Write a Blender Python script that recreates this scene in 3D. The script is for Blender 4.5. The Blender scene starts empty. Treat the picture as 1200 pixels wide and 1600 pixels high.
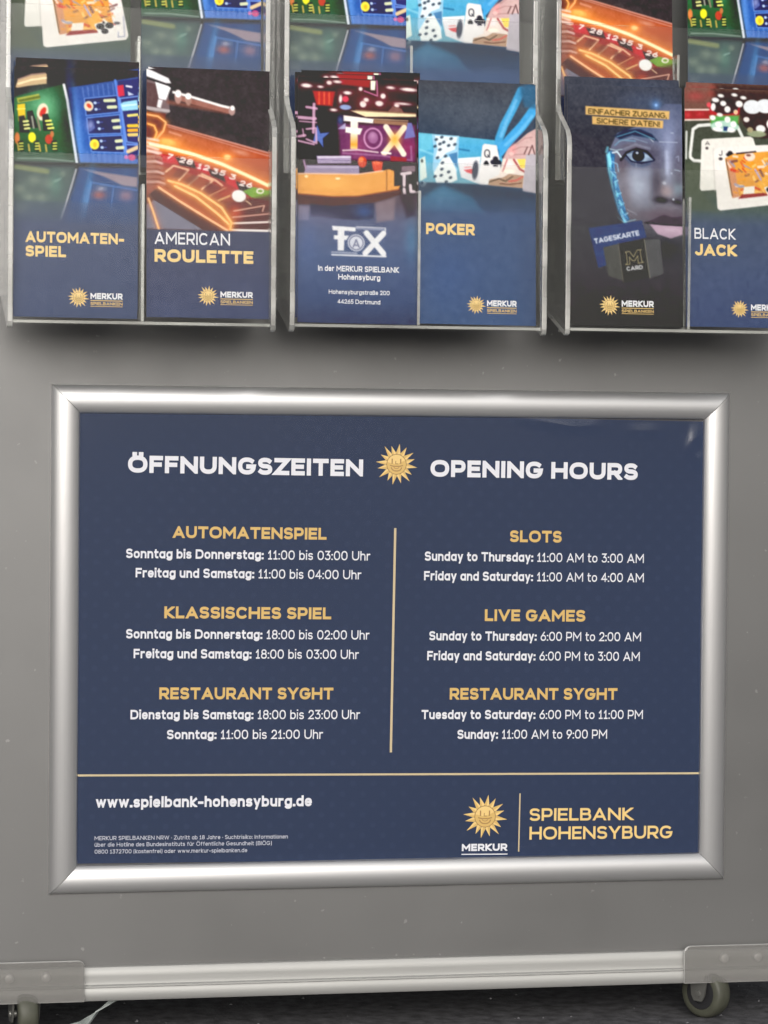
import bpy, math, random
import numpy as np
from mathutils import Matrix, Vector
R = math.radians
random.seed(4)
rng = np.random.default_rng(7)
S = bpy.context.scene
COL = S.collection

# ------------------------------------------------------------------ camera, sky, sun, exposure
Z0 = 0.356                                   # height of the poster frame's centre above the ground
cam = bpy.data.cameras.new('camera')
cam.sensor_fit = 'VERTICAL'; cam.sensor_height = 24; cam.sensor_width = 18; cam.lens = 66.0
cam.clip_start = 0.05; cam.clip_end = 1000
co = bpy.data.objects.new('camera', cam); COL.objects.link(co); S.camera = co
r_ = Vector((0.98020739, -0.19774821, 0.00944043)); u_ = Vector((-0.00383508, 0.02870971, 0.99958043)); f_ = Vector((0.19793627, 0.97983233, -0.02738309))
M = Matrix((r_, u_, -f_)).transposed().to_4x4(); M.translation = Vector((-0.5170, -2.4989, 0.18416 + Z0)); co.matrix_world = M

SUN_EL, SUN_AZ = R(20), R(14)                # overcast: a very wide soft sun in front of the stand, high, a little to the left
to_sun = Vector((-math.sin(SUN_AZ)*math.cos(SUN_EL), -math.cos(SUN_AZ)*math.cos(SUN_EL), math.sin(SUN_EL)))
w = bpy.data.worlds.new('World'); S.world = w; w.use_nodes = True
nt = w.node_tree; bg = nt.nodes['Background']
sky = nt.nodes.new('ShaderNodeTexSky'); sky.sky_type = 'NISHITA'; sky.sun_disc = False
sky.sun_elevation = SUN_EL; sky.sun_rotation = math.pi + SUN_AZ
sky.air_density = 1.0; sky.dust_density = 6.0; sky.ozone_density = 1.0
hs = nt.nodes.new('ShaderNodeHueSaturation'); hs.inputs['Saturation'].default_value = 0.25
nt.links.new(sky.outputs[0], hs.inputs['Color']); nt.links.new(hs.outputs[0], bg.inputs['Color'])
bg.inputs['Strength'].default_value = 0.15
sl = bpy.data.lights.new('sun', 'SUN'); sl.energy = 0.80; sl.angle = R(42); sl.color = (1.0, 0.985, 0.96)
so = bpy.data.objects.new('sun', sl); COL.objects.link(so); so.rotation_euler = (-to_sun).to_track_quat('-Z', 'Y').to_euler(); so.location = (-0.6, -3, 4)
S.view_settings.view_transform = 'Standard'; S.view_settings.look = 'None'; S.view_settings.gamma = 1
S.view_settings.use_curve_mapping = False
S.view_settings.exposure = -0.14
S.cycles.max_bounces = 12; S.cycles.transparent_max_bounces = 32

# ------------------------------------------------------------------ materials
def lin(c):
    c = np.asarray(c, float)/255.0
    return np.where(c <= 0.04045, c/12.92, ((c+0.055)/1.055)**2.4)
def pmat(name, col, rough=0.5, metal=0.0, spec=0.5, noise=None, bump=None, coat=0.0):
    m = bpy.data.materials.new(name); m.use_nodes = True
    t = m.node_tree; b = t.nodes['Principled BSDF']
    b.inputs['Base Color'].default_value = (*col, 1); b.inputs['Roughness'].default_value = rough
    b.inputs['Metallic'].default_value = metal; b.inputs['Specular IOR Level'].default_value = spec
    b.inputs['Coat Weight'].default_value = coat
    tc = t.nodes.new('ShaderNodeTexCoord')
    if noise:
        sc, amt, det = noise[:3]
        n = t.nodes.new('ShaderNodeTexNoise'); n.inputs['Scale'].default_value = sc; n.inputs['Detail'].default_value = det
        mp = t.nodes.new('ShaderNodeMapping'); mp.inputs['Scale'].default_value = noise[3] if len(noise) > 3 else (1, 1, 1)
        t.links.new(tc.outputs['Object'], mp.inputs[0]); t.links.new(mp.outputs[0], n.inputs['Vector'])
        r = t.nodes.new('ShaderNodeValToRGB')
        r.color_ramp.elements[0].position = 0.3; r.color_ramp.elements[1].position = 0.7
        r.color_ramp.elements[0].color = (*[c*(1-amt) for c in col], 1); r.color_ramp.elements[1].color = (*[min(1, c*(1+amt)) for c in col], 1)
        t.links.new(n.outputs['Fac'], r.inputs[0]); t.links.new(r.outputs[0], b.inputs['Base Color'])
    if bump:
        n2 = t.nodes.new('ShaderNodeTexNoise'); n2.inputs['Scale'].default_value = bump[0]; n2.inputs['Detail'].default_value = 6
        bp = t.nodes.new('ShaderNodeBump'); bp.inputs['Strength'].default_value = bump[1]; bp.inputs['Distance'].default_value = bump[2]
        t.links.new(tc.outputs['Object'], n2.inputs['Vector']); t.links.new(n2.outputs['Fac'], bp.inputs['Height']); t.links.new(bp.outputs[0], b.inputs['Normal'])
    return m
def clear_mat(name, tint, gloss_rough=0.04, body=0.0, body_col=(0.7, 0.7, 0.7), f0=0.04, bump=None, vary=None):
    """thin clear plastic: light goes straight through, each face mirrors by Schlick's law, `body` is its milkiness"""
    m = bpy.data.materials.new(name); m.use_nodes = True; t = m.node_tree; t.nodes.clear(); N = t.nodes.new; L = t.links.new
    out = N('ShaderNodeOutputMaterial'); tr = N('ShaderNodeBsdfTransparent'); tr.inputs[0].default_value = (*tint, 1)
    gl = N('ShaderNodeBsdfGlossy'); gl.inputs['Roughness'].default_value = gloss_rough; gl.inputs['Color'].default_value = (1, 1, 1, 1)
    df = N('ShaderNodeBsdfDiffuse'); df.inputs[0].default_value = (*body_col, 1)
    g = N('ShaderNodeNewGeometry'); d = N('ShaderNodeVectorMath'); d.operation = 'DOT_PRODUCT'
    L(g.outputs['Incoming'], d.inputs[0]); L(g.outputs['Normal'], d.inputs[1])
    ab = N('ShaderNodeMath'); ab.operation = 'ABSOLUTE'; L(d.outputs['Value'], ab.inputs[0])
    om = N('ShaderNodeMath'); om.operation = 'SUBTRACT'; om.inputs[0].default_value = 1; L(ab.outputs[0], om.inputs[1])
    pw = N('ShaderNodeMath'); pw.operation = 'POWER'; pw.inputs[1].default_value = 5; L(om.outputs[0], pw.inputs[0])
    ma = N('ShaderNodeMath'); ma.operation = 'MULTIPLY_ADD'; ma.inputs[1].default_value = 1-f0; ma.inputs[2].default_value = f0; L(pw.outputs[0], ma.inputs[0])
    m1 = N('ShaderNodeMixShader'); m1.inputs[0].default_value = body; L(tr.outputs[0], m1.inputs[1]); L(df.outputs[0], m1.inputs[2])
    m2 = N('ShaderNodeMixShader'); L(ma.outputs[0], m2.inputs[0]); L(m1.outputs[0], m2.inputs[1]); L(gl.outputs[0], m2.inputs[2])
    if vary:                                     # milkiness that wanders along the cut edge, as sawn and flame-polished acrylic shows
        tv = N('ShaderNodeTexCoord'); mv = N('ShaderNodeMapping'); mv.inputs['Scale'].default_value = (vary[0]*.3, vary[0]*.3, vary[0]); nv = N('ShaderNodeTexNoise'); nv.inputs['Scale'].default_value = 1; nv.inputs['Detail'].default_value = 3
        L(tv.outputs['Object'], mv.inputs[0]); L(mv.outputs[0], nv.inputs['Vector']); rv = N('ShaderNodeMapRange'); rv.inputs[1].default_value = .32; rv.inputs[2].default_value = .68; rv.inputs[3].default_value = vary[1]; rv.inputs[4].default_value = vary[2]
        L(nv.outputs['Fac'], rv.inputs[0]); L(rv.outputs[0], m1.inputs[0])
    if bump:
        tc = N('ShaderNodeTexCoord'); n2 = N('ShaderNodeTexNoise'); n2.inputs['Scale'].default_value = bump[0]; n2.inputs['Detail'].default_value = 2
        bp = N('ShaderNodeBump'); bp.inputs['Strength'].default_value = bump[1]; bp.inputs['Distance'].default_value = bump[2]
        L(tc.outputs['Object'], n2.inputs['Vector']); L(n2.outputs['Fac'], bp.inputs['Height']); L(bp.outputs[0], gl.inputs['Normal'])
    L(m2.outputs[0], out.inputs[0])
    return m
MAT = dict(
    panel=pmat('grey_laminate', (0.176, 0.176, 0.175), 0.46, 0.85, 0.4, noise=(5, 0.05, 6), bump=(900, 0.06, 0.0004)),
    alu=pmat('brushed_aluminium', (0.70, 0.70, 0.705), 0.33, 0.85, 0.5, noise=(300, 0.02, 2, (0.05, 6, 6))),
    alu_v=pmat('brushed_aluminium_upright', (0.70, 0.70, 0.705), 0.33, 0.85, 0.5, noise=(300, 0.02, 2, (6, 6, 0.05))),
    rail=pmat('anodised_rail', (0.37, 0.37, 0.36), 0.48, 0.3, 0.5, noise=(60, 0.04, 4, (0.2, 5, 5))),
    backing=pmat('dark_backing', (0.05, 0.05, 0.055), 0.6),
    ground=pmat('asphalt', (0.088, 0.087, 0.094), 0.85, 0, 0.3, noise=(75, 0.5, 8), bump=(260, 0.6, 0.004)),
    white=pmat('white_print', (0.74, 0.745, 0.79), 0.5), gold=pmat('gold_print', (0.65, 0.43, 0.13), 0.45),
    gold_l=pmat('pale_gold_print', (0.80, 0.57, 0.21), 0.45), gold_d=pmat('dark_gold_print', (0.36, 0.20, 0.06), 0.45),
    rule=pmat('gold_rule_print', (0.58, 0.47, 0.28), 0.45), small=pmat('small_white_print', (0.52, 0.54, 0.60), 0.5), ink=pmat('dark_ink', (0.05, 0.045, 0.05), 0.5),
    paper=pmat('paper_edge', (0.10, 0.10, 0.11), 0.6),
    tyre=pmat('olive_tyre_rubber', (0.060, 0.062, 0.045), 0.55, noise=(120, 0.12, 4)), hub=pmat('black_hub_plastic', (0.018, 0.018, 0.02), 0.5),
    fork=pmat('grey_fork_steel', (0.16, 0.16, 0.15), 0.4, 0.5), bolt=pmat('bright_rivet', (0.78, 0.78, 0.77), 0.35, 0.3),
    strip=pmat('pale_plastic_strip', (0.30, 0.33, 0.32), 0.4, noise=(70, 0.3, 4)),
    acrylic=clear_mat('clear_acrylic', (0.96, 0.965, 0.96), 0.04, 0.003, (0.6, 0.6, 0.58), 0.011),
    acrylic_edge=clear_mat('acrylic_cut_edge', (0.86, 0.87, 0.86), 0.12, 0.50, (0.66, 0.66, 0.63), 0.12, vary=(32, .16, .58)),
    acrylic_side=clear_mat('clear_acrylic_side', (0.95, 0.955, 0.95), 0.08, 0.10, (0.62, 0.61, 0.58), 0.03),
    film=clear_mat('clear_cover_film', (0.96, 0.96, 0.965), 0.09, 0.005, (0.6, 0.6, 0.65), 0.024),
    bracket=clear_mat('milky_corner_plastic', (0.90, 0.895, 0.885), 0.18, 0.34, (0.30, 0.295, 0.285), 0.05, bump=(60, 0.2, 0.002)),
    bracket_edge=clear_mat('milky_plastic_edge', (0.9, 0.9, 0.9), 0.2, 0.75, (0.62, 0.62, 0.61), 0.08),
)
# brushed grain on the frame: highlights spread across the brushing, so the level rails mirror the sky above and the uprights do not
for key, tang in (('alu', (0, 0, 1)), ('alu_v', (1, 0, 0))):
    t = MAT[key].node_tree; b = t.nodes['Principled BSDF']; b.inputs['Anisotropic'].default_value = 0.8
    c = t.nodes.new('ShaderNodeCombineXYZ')
    for i in range(3): c.inputs[i].default_value = tang[i]
    t.links.new(c.outputs[0], b.inputs['Tangent'])
# the laminate: sparse dust specks and rubbed patches where it shines a little differently
t = MAT['panel'].node_tree; b = t.nodes['Principled BSDF']; tc = t.nodes.new('ShaderNodeTexCoord')
base = b.inputs['Base Color'].links[0].from_socket
n1 = t.nodes.new('ShaderNodeTexNoise'); n1.inputs['Scale'].default_value = 130; n1.inputs['Detail'].default_value = 2; t.links.new(tc.outputs['Object'], n1.inputs['Vector'])
mr = t.nodes.new('ShaderNodeMapRange'); mr.inputs[1].default_value = .70; mr.inputs[2].default_value = .76; mr.inputs[4].default_value = .35; t.links.new(n1.outputs['Fac'], mr.inputs[0])
mx = t.nodes.new('ShaderNodeMix'); mx.data_type = 'RGBA'; mx.inputs['B'].default_value = (.42, .42, .41, 1); t.links.new(mr.outputs[0], mx.inputs['Factor']); t.links.new(base, mx.inputs['A']); t.links.new(mx.outputs['Result'], b.inputs['Base Color'])
n2 = t.nodes.new('ShaderNodeTexNoise'); n2.inputs['Scale'].default_value = 7; n2.inputs['Detail'].default_value = 7; n2.inputs['Roughness'].default_value = .62; t.links.new(tc.outputs['Object'], n2.inputs['Vector'])
mr = t.nodes.new('ShaderNodeMapRange'); mr.inputs[1].default_value = .3; mr.inputs[2].default_value = .7; mr.inputs[3].default_value = .41; mr.inputs[4].default_value = .54; t.links.new(n2.outputs['Fac'], mr.inputs[0]); t.links.new(mr.outputs[0], b.inputs['Roughness'])
# poster ink with a faint printed dot pattern
m = pmat('navy_poster_ink', (0.017, 0.031, 0.075), 0.5, 0, 0.2); t = m.node_tree; b = t.nodes['Principled BSDF']
tc = t.nodes.new('ShaderNodeTexCoord'); vo = t.nodes.new('ShaderNodeTexVoronoi'); vo.inputs['Scale'].default_value = 75; vo.inputs['Randomness'].default_value = 0.0
sx = t.nodes.new('ShaderNodeMapping'); sx.inputs['Rotation'].default_value = (0, R(45), 0); t.links.new(tc.outputs['Object'], sx.inputs[0]); t.links.new(sx.outputs[0], vo.inputs['Vector'])
n1 = t.nodes.new('ShaderNodeTexNoise'); n1.inputs['Scale'].default_value = 9; t.links.new(tc.outputs['Object'], n1.inputs['Vector'])
gt = t.nodes.new('ShaderNodeMath'); gt.operation = 'LESS_THAN'; gt.inputs[1].default_value = 0.28; t.links.new(vo.outputs['Distance'], gt.inputs[0])
mu = t.nodes.new('ShaderNodeMath'); mu.operation = 'MULTIPLY'; t.links.new(gt.outputs[0], mu.inputs[0]); t.links.new(n1.outputs['Fac'], mu.inputs[1])
mx = t.nodes.new('ShaderNodeMix'); mx.data_type = 'RGBA'; mx.inputs['A'].default_value = (0.017, 0.031, 0.075, 1); mx.inputs['B'].default_value = (0.022, 0.038, 0.087, 1)
t.links.new(mu.outputs[0], mx.inputs['Factor']); t.links.new(mx.outputs['Result'], b.inputs['Base Color']); MAT['navy'] = m
# colour-printed leaflet covers: the print is a point colour attribute
m = pmat('colour_print', (1, 1, 1), 0.42, 0, 0.18); t = m.node_tree
at = t.nodes.new('ShaderNodeAttribute'); at.attribute_name = 'print'; t.links.new(at.outputs['Color'], t.nodes['Principled BSDF'].inputs['Base Color']); MAT['print'] = m

# ------------------------------------------------------------------ object helpers
def link(o, parent=None):
    COL.objects.link(o)
    if parent: o.parent = parent
    return o
def thing(name, label, cat, loc=(0, 0, 0), group=None):
    o = link(bpy.data.objects.new(name, None)); o.location = loc; o.empty_display_size = 0.05
    return tag(o, label, cat, group)
def tag(o, label, cat, group=None):
    o['label'] = label; o['category'] = cat
    if group: o['group'] = group
    return o
class MB:
    def __init__(s): s.v = []; s.f = []; s.m = []
    def face(s, pts, mi=0):
        i = len(s.v); s.v += [tuple(p) for p in pts]; s.f.append(tuple(range(i, i+len(pts)))); s.m.append(mi)
    def box(s, x0, x1, y0, y1, z0, z1, mi=0, medge=None):
        i = len(s.v); s.v += [(x, y, z) for x in (x0, x1) for y in (y0, y1) for z in (z0, z1)]
        d = (x1-x0, y1-y0, z1-z0); thin = d.index(min(d))
        for ax, q in ((0, (0, 1, 3, 2)), (0, (4, 6, 7, 5)), (1, (0, 4, 5, 1)), (1, (2, 3, 7, 6)), (2, (0, 2, 6, 4)), (2, (1, 5, 7, 3))):
            s.f.append(tuple(i+k for k in q)); s.m.append(mi if (medge is None or ax == thin) else medge)
    def prism(s, poly, a, b, axis='x', mi=0, medge=None):
        """poly in the plane across `axis`: x -> (y,z), y -> (x,z)"""
        P = (lambda p, k: (k, p[0], p[1])) if axis == 'x' else (lambda p, k: (p[0], k, p[1]))
        n = len(poly); i = len(s.v); s.v += [P(p, a) for p in poly]+[P(p, b) for p in poly]
        s.f.append(tuple(range(i, i+n))[::-1]); s.f.append(tuple(range(i+n, i+2*n))); s.m += [mi, mi]
        for k in range(n):
            s.f.append((i+k, i+(k+1) % n, i+n+(k+1) % n, i+n+k)); s.m.append(mi if medge is None else medge)
    def lathe(s, prof, c, rot, n=40, mi=0):
        """prof: (radius, along) pairs revolved about local x, then turned by `rot` and moved to c"""
        i = len(s.v)
        for (rr, ax) in prof:
            for k in range(n):
                a = 2*math.pi*k/n; p = rot @ Vector((ax, rr*math.cos(a), rr*math.sin(a))); s.v.append(tuple(p+Vector(c)))
        for j in range(len(prof)-1):
            for k in range(n):
                s.f.append((i+j*n+k, i+j*n+(k+1) % n, i+(j+1)*n+(k+1) % n, i+(j+1)*n+k)); s.m.append(mi)
    def build(s, name, mats, parent=None, smooth=None, bevel=None, recalc=True):
        me = bpy.data.meshes.new(name); me.from_pydata(s.v, [], s.f)
        for mm in (mats if isinstance(mats, (list, tuple)) else [mats]): me.materials.append(mm)
        me.polygons.foreach_set('material_index', s.m); me.update()
        if recalc:
            import bmesh
            b = bmesh.new(); b.from_mesh(me); bmesh.ops.recalc_face_normals(b, faces=b.faces); b.to_mesh(me); b.free()
        o = link(bpy.data.objects.new(name, me), parent)
        if smooth is not None:
            me.polygons.foreach_set('use_smooth', [True]*len(me.polygons)); me.set_sharp_from_angle(angle=R(smooth))
        if bevel:
            bv = o.modifiers.new('bevel', 'BEVEL'); bv.width = bevel; bv.segments = 2; bv.limit_method = 'ANGLE'
        return o

# ------------------------------------------------------------------ lettering: a stroke alphabet with wide rounded-square bowls
X = 0.70
def arc(cx, cy, rx, ry, a0, a1, n=None, e=2.35):
    n = n or max(4, int(abs(a1-a0)/12)); o = []
    for k in range(n+1):
        a = R(a0+(a1-a0)*k/n); c, s_ = math.cos(a), math.sin(a)
        o.append((cx+rx*math.copysign(abs(c)**(2/e), c), cy+ry*math.copysign(abs(s_)**(2/e), s_)))
    return o
def bowl(x0, y0, x1, y1): return arc((x0+x1)/2, (y0+y1)/2, (x1-x0)/2, (y1-y0)/2, 90, 450, 32)
G = {}
def g(ch, wd, *st, lo=0.0, hi=1.0): G[ch] = (wd, st, lo, hi)
O_ = bowl(0, 0, 1, 1)
g('A', .92, [(0, -.1), (.5, 1.0), (1, -.1)], [(.2, .26), (.8, .26)])
g('B', .70, [(0, .53), (.62, .53)]+arc(.62, .265, .38, .265, 90, -90)+[(0, 0), (0, 1)]+[(.58, 1)]+arc(.58, .765, .34, .235, 90, -90)+[(.5, .53)])
g('C', .80, arc(.52, .5, .52, .5, 48, 312))
g('D', .82, [(0, 0), (0, 1), (.45, 1)]+arc(.45, .5, .55, .5, 90, -90)+[(0, 0)])
g('E', .60, [(1, 1), (0, 1), (0, 0), (1, 0)], [(0, .51), (.9, .51)])
g('F', .58, [(1, 1), (0, 1), (0, 0)], [(0, .49), (.88, .49)])
g('G', .86, arc(.5, .5, .5, .5, 50, 340)+[(1, .46), (.6, .46)])
g('H', .82, [(0, 0), (0, 1)], [(1, 0), (1, 1)], [(0, .51), (1, .51)])
g('I', .0, [(0, 0), (0, 1)])
g('J', .55, [(1, 1), (1, .4)]+arc(.45, .4, .55, .4, 0, -140))
g('K', .70, [(0, 0), (0, 1)], [(1.0, 1.1), (.08, .5), (1.05, -.1)])
g('L', .56, [(0, 1), (0, 0), (1, 0)])
g('M', 1.0, [(0, 0), (0, 1), (.5, .3), (1, 1), (1, 0)])
g('N', .84, [(0, 0), (0, 1), (1, 0), (1, 1)])
g('O', .95, O_); g('Ö', .95, O_, [(.28, 1.27), (.3, 1.27)], [(.70, 1.27), (.72, 1.27)], hi=1.5)
g('P', .68, [(0, 0), (0, 1), (.6, 1)]+arc(.6, .68, .4, .32, 90, -90)+[(0, .36)])
g('Q', .95, O_, [(.6, .3), (1.0, -.06)])
g('R', .72, [(0, 0), (0, 1), (.6, 1)]+arc(.6, .69, .4, .31, 90, -90)+[(0, .38)], [(.5, .38), (1.0, -.1)])
SS = lambda a, b: arc(.5, a+(b-a)*.755, .47, (b-a)*.245, 35, 270, 16)+arc(.5, a+(b-a)*.255, .5, (b-a)*.255, 90, -145, 18)
g('S', .66, SS(0, 1)); g('T', .74, [(0, 1), (1, 1)], [(.5, 1), (.5, 0)])
g('U', .80, [(0, 1), (0, .45)]+arc(.5, .45, .5, .45, 180, 360)+[(1, 1)])
g('V', .88, [(0, 1.1), (.5, 0), (1, 1.1)]); g('W', 1.3, [(0, 1.1), (.25, 0), (.5, 1), (.75, 0), (1, 1.1)])
g('X', .82, [(0, 1.1), (1, -.1)], [(0, -.1), (1, 1.1)]); g('Y', .82, [(0, 1.1), (.5, .42), (1, 1.1)], [(.5, .42), (.5, 0)])
g('Z', .70, [(0, 1), (1, 1), (0, 0), (1, 0)])
xb = bowl(0, 0, 1, X)
g('a', .58, [(1, X), (1, 0)], xb, hi=X); g('ä', .58, [(1, X), (1, 0)], xb, [(.28, .97), (.3, .97)], [(.70, .97), (.72, .97)], hi=1.2)
g('b', .58, [(0, 1), (0, 0)], xb); g('c', .52, arc(.52, X/2, .52, X/2, 48, 312), hi=X); g('d', .58, [(1, 1), (1, 0)], xb)
g('e', .56, [(0.03, .36), (1, .36)]+arc(.5, X/2, .5, X/2, 2, 315)[1:], hi=X)
g('f', .36, arc(.85, .72, .5, .28, 100, 180)+[(.35, 0)], [(0, X), (.95, X)])
g('g', .58, [(1, X), (1, 0)]+arc(.5, -.02, .5, .26, 0, -145), xb, lo=-.4, hi=X)
g('h', .54, [(0, 1), (0, 0)], [(0, .4)]+arc(.5, .4, .5, X-.4, 180, 0)+[(1, 0)])
g('i', .0, [(0, X), (0, 0)], [(-.02, 1.05), (.02, 1.05)], hi=1.25); g('j', .15, [(1, X), (1, -.1), (.2, -.24)], lo=-.4)
g('k', .52, [(0, 1), (0, 0)], [(1, X+.1), (.08, .34), (1.05, -.1)]); g('l', .0, [(0, 1), (0, 0)])
g('m', .92, [(0, X), (0, 0)], [(0, .42)]+arc(.25, .42, .25, X-.42, 180, 0)+[(.5, 0)], [(.5, .42)]+arc(.75, .42, .25, X-.42, 180, 0)+[(1, 0)], hi=X)
g('n', .54, [(0, X), (0, 0)], [(0, .4)]+arc(.5, .4, .5, X-.4, 180, 0)+[(1, 0)], hi=X); g('o', .58, xb, hi=X)
g('ö', .58, xb, [(.28, .97), (.3, .97)], [(.70, .97), (.72, .97)], hi=1.2)
g('p', .58, [(0, X), (0, -.27)], xb, lo=-.4, hi=X); g('q', .58, [(1, X), (1, -.27)], xb, lo=-.4, hi=X)
g('r', .34, [(0, X), (0, 0)], [(0, .4)]+arc(.8, .4, .8, X-.4, 180, 80), hi=X); g('s', .48, SS(0, X), hi=X)
g('t', .34, [(.3, .95), (.3, .25)]+arc(.85, .25, .55, .25, 180, 270)+[(1, 0)], [(0, X), (1, X)], hi=.98)
g('u', .54, [(0, X), (0, .3)]+arc(.5, .3, .5, .3, 180, 360), [(1, X), (1, 0)], hi=X)
g('ü', .54, [(0, X), (0, .3)]+arc(.5, .3, .5, .3, 180, 360), [(1, X), (1, 0)], [(.26, .97), (.28, .97)], [(.72, .97), (.74, .97)], hi=1.2)
g('ß', .55, [(0, 0), (0, .7)]+arc(.45, .7, .45, .3, 180, 0)+[(.5, .5)]+arc(.5, .25, .5, .25, 90, -110))
g('v', .56, [(0, X+.1), (.5, 0), (1, X+.1)], hi=X); g('w', .88, [(0, X+.1), (.25, 0), (.5, X), (.75, 0), (1, X+.1)], hi=X)
g('x', .54, [(0, X+.1), (1, -.1)], [(0, -.1), (1, X+.1)], hi=X); g('y', .56, [(0, X+.1), (.5, 0)], [(1, X+.1), (.36, -.36)], lo=-.27, hi=X)
g('z', .5, [(0, X), (1, X), (0, 0), (1, 0)], hi=X)
g('0', .68, O_); g('1', .40, [(.05, .72), (.55, 1), (.55, 0)], [(.05, 0), (1.0, 0)])
g('2', .58, arc(.5, .68, .47, .32, 165, -20)+[(0, 0), (1, 0)]); g('3', .58, [(.05, 1), (.9, 1), (.42, .6)]+arc(.48, .3, .52, .3, 80, -150))
g('4', .66, [(.72, -.05), (.72, 1), (.0, .25), (1.05, .25)]); g('5', .58, [(.92, 1), (.1, 1), (.06, .53), (.4, .6)]+arc(.45, .3, .52, .3, 80, -150))
g('6', .60, [(.72, 1.02), (.08, .45)], bowl(0, 0, 1, .6)); g('7', .56, [(0, 1), (1, 1), (.3, -.1)])
g('8', .60, bowl(0, 0, 1, .54), bowl(.07, .54, .93, 1)); g('9', .60, [(.28, -.02), (.92, .55)], bowl(0, .4, 1, 1))
g('.', .0, [(-.03, 0), (.03, 0)]); g(',', .05, [(0, .03), (0, -.16)], lo=-.3); g(':', .0, [(-.03, .02), (.03, .02)], [(-.03, .6), (.03, .6)])
g('-', .36, [(0, .36), (1, .36)]); g('·', .0, [(-.03, .4), (.03, .4)]); g('!', .0, [(0, 1), (0, .38)], [(-.03, 0), (.03, 0)])
g('(', .16, arc(1, .42, 1, .68, 120, 240), lo=-.4, hi=1.2); g(')', .16, arc(0, .42, 1, .68, 60, -60), lo=-.4, hi=1.2)
def advance(ch, wt): return 0.30 if ch == ' ' else G[ch][0]*(1-0.35*(wt-.15))+wt
def sp(ch, wt): return 0.12 if wt > .16 else 0.15
def clip(poly, lo, hi):
    for (s_, lim) in ((1, lo), (-1, -hi)):
        out = []
        for k in range(len(poly)):
            a, b_ = poly[k-1], poly[k]; da, db = s_*a[1]-lim, s_*b_[1]-lim
            if (da >= 0) != (db >= 0):
                tt = da/(da-db); out.append((a[0]+(b_[0]-a[0])*tt, a[1]+(b_[1]-a[1])*tt))
            if db >= 0: out.append(b_)
        poly = out
        if not poly: break
    return poly
def strokes(ch, x, wt, kx=1.0):
    """centre lines of a glyph in cap-height units, starting at x"""
    wd, st, lo, hi = G[ch]; W_ = (wd*(1-0.35*(wt-.15)))*kx
    for s_ in st:
        yield [(x+wt/2+p[0]*(W_ if wd else 1)*(1 if wd else 1), wt/2+p[1]*(1-wt)) for p in s_], (lo-.001 if lo == 0 else lo), (1.001 if hi == 1 else (wt+hi*(1-wt)+.001 if hi == X else hi))
def ribbon(P, wt):
    """quads of a mitred ribbon with square ends"""
    P = [p for k, p in enumerate(P) if k == 0 or math.hypot(p[0]-P[k-1][0], p[1]-P[k-1][1]) > 1e-5]
    if len(P) < 2: return
    h = wt/2; closed = math.hypot(P[0][0]-P[-1][0], P[0][1]-P[-1][1]) < 1e-4
    D = []
    for a, b_ in zip(P[:-1], P[1:]):
        l = math.hypot(b_[0]-a[0], b_[1]-a[1]); D.append(((b_[0]-a[0])/l, (b_[1]-a[1])/l))
    if not closed:
        P[0] = (P[0][0]-D[0][0]*h, P[0][1]-D[0][1]*h); P[-1] = (P[-1][0]+D[-1][0]*h, P[-1][1]+D[-1][1]*h)
    Lf, Rt = [], []
    for k in range(len(P)):
        d0 = D[k-1] if k > 0 else (D[-1] if closed else D[0]); d1 = D[k] if k < len(D) else (D[0] if closed else D[-1])
        n0, n1 = (-d0[1], d0[0]), (-d1[1], d1[0]); mx_, my_ = n0[0]+n1[0], n0[1]+n1[1]; q = mx_*mx_+my_*my_
        if q < 0.02: mx_, my_, q = n1[0]*2, n1[1]*2, 4
        s_ = 2*h/q; s_ = min(s_, 2.6*h/math.sqrt(q))
        Lf.append((P[k][0]+mx_*s_, P[k][1]+my_*s_)); Rt.append((P[k][0]-mx_*s_, P[k][1]-my_*s_))
    for k in range(len(P)-1): yield [Rt[k], Rt[k+1], Lf[k+1], Lf[k]]
def text_width(s_, wt): return sum(advance(c, wt)+sp(c, wt) for c in s_)-sp(s_[-1], wt)
def add_text(mb, s_, x0, x1, zb, cap, wt, y, kz=1.0, mi=0, rot=0.0):
    """runs separated by | alternate bold / light; laid between x0 and x1 on the baseline zb, on the plane y"""
    runs = s_.split('|'); wts = [wt] if len(runs) == 1 else [0.215, 0.145]
    nat = sum(text_width(r, q) for r, q in zip(runs, wts))*cap+(len(runs)-1)*.60*cap
    k = (x1-x0)/nat; x = 0.0; ca, sa = math.cos(rot), math.sin(rot)
    for r, q in zip(runs, wts):
        for ch in r:
            if ch != ' ':
                for j, (P, lo, hi) in enumerate(strokes(ch, x, q)):
                    for qi, quad in enumerate(ribbon(P, q)):
                        c = clip(quad, lo, hi)
                        if len(c) >= 3:
                            pts = [(p[0]*cap*k, p[1]*cap) for p in c]
                            mb.face([(x0+px*ca-pz*sa, y-j*0.00004-(qi % 8)*0.000004, zb+px*sa+pz*ca) for px, pz in pts], mi)
            x += advance(ch, q)+sp(ch, q)
        x += .60-sp(r[-1], q)
def rect_face(mb, x0, x1, z0, z1, y, mi=0): mb.face([(x0, y, z0), (x1, y, z0), (x1, y, z1), (x0, y, z1)], mi)
def poly_line(mb, P, wd, y, mi=0):
    for qi, q in enumerate(ribbon(list(P), wd)): mb.face([(p[0], y-(qi % 8)*.000003, p[1]) for p in q], mi)
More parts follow.
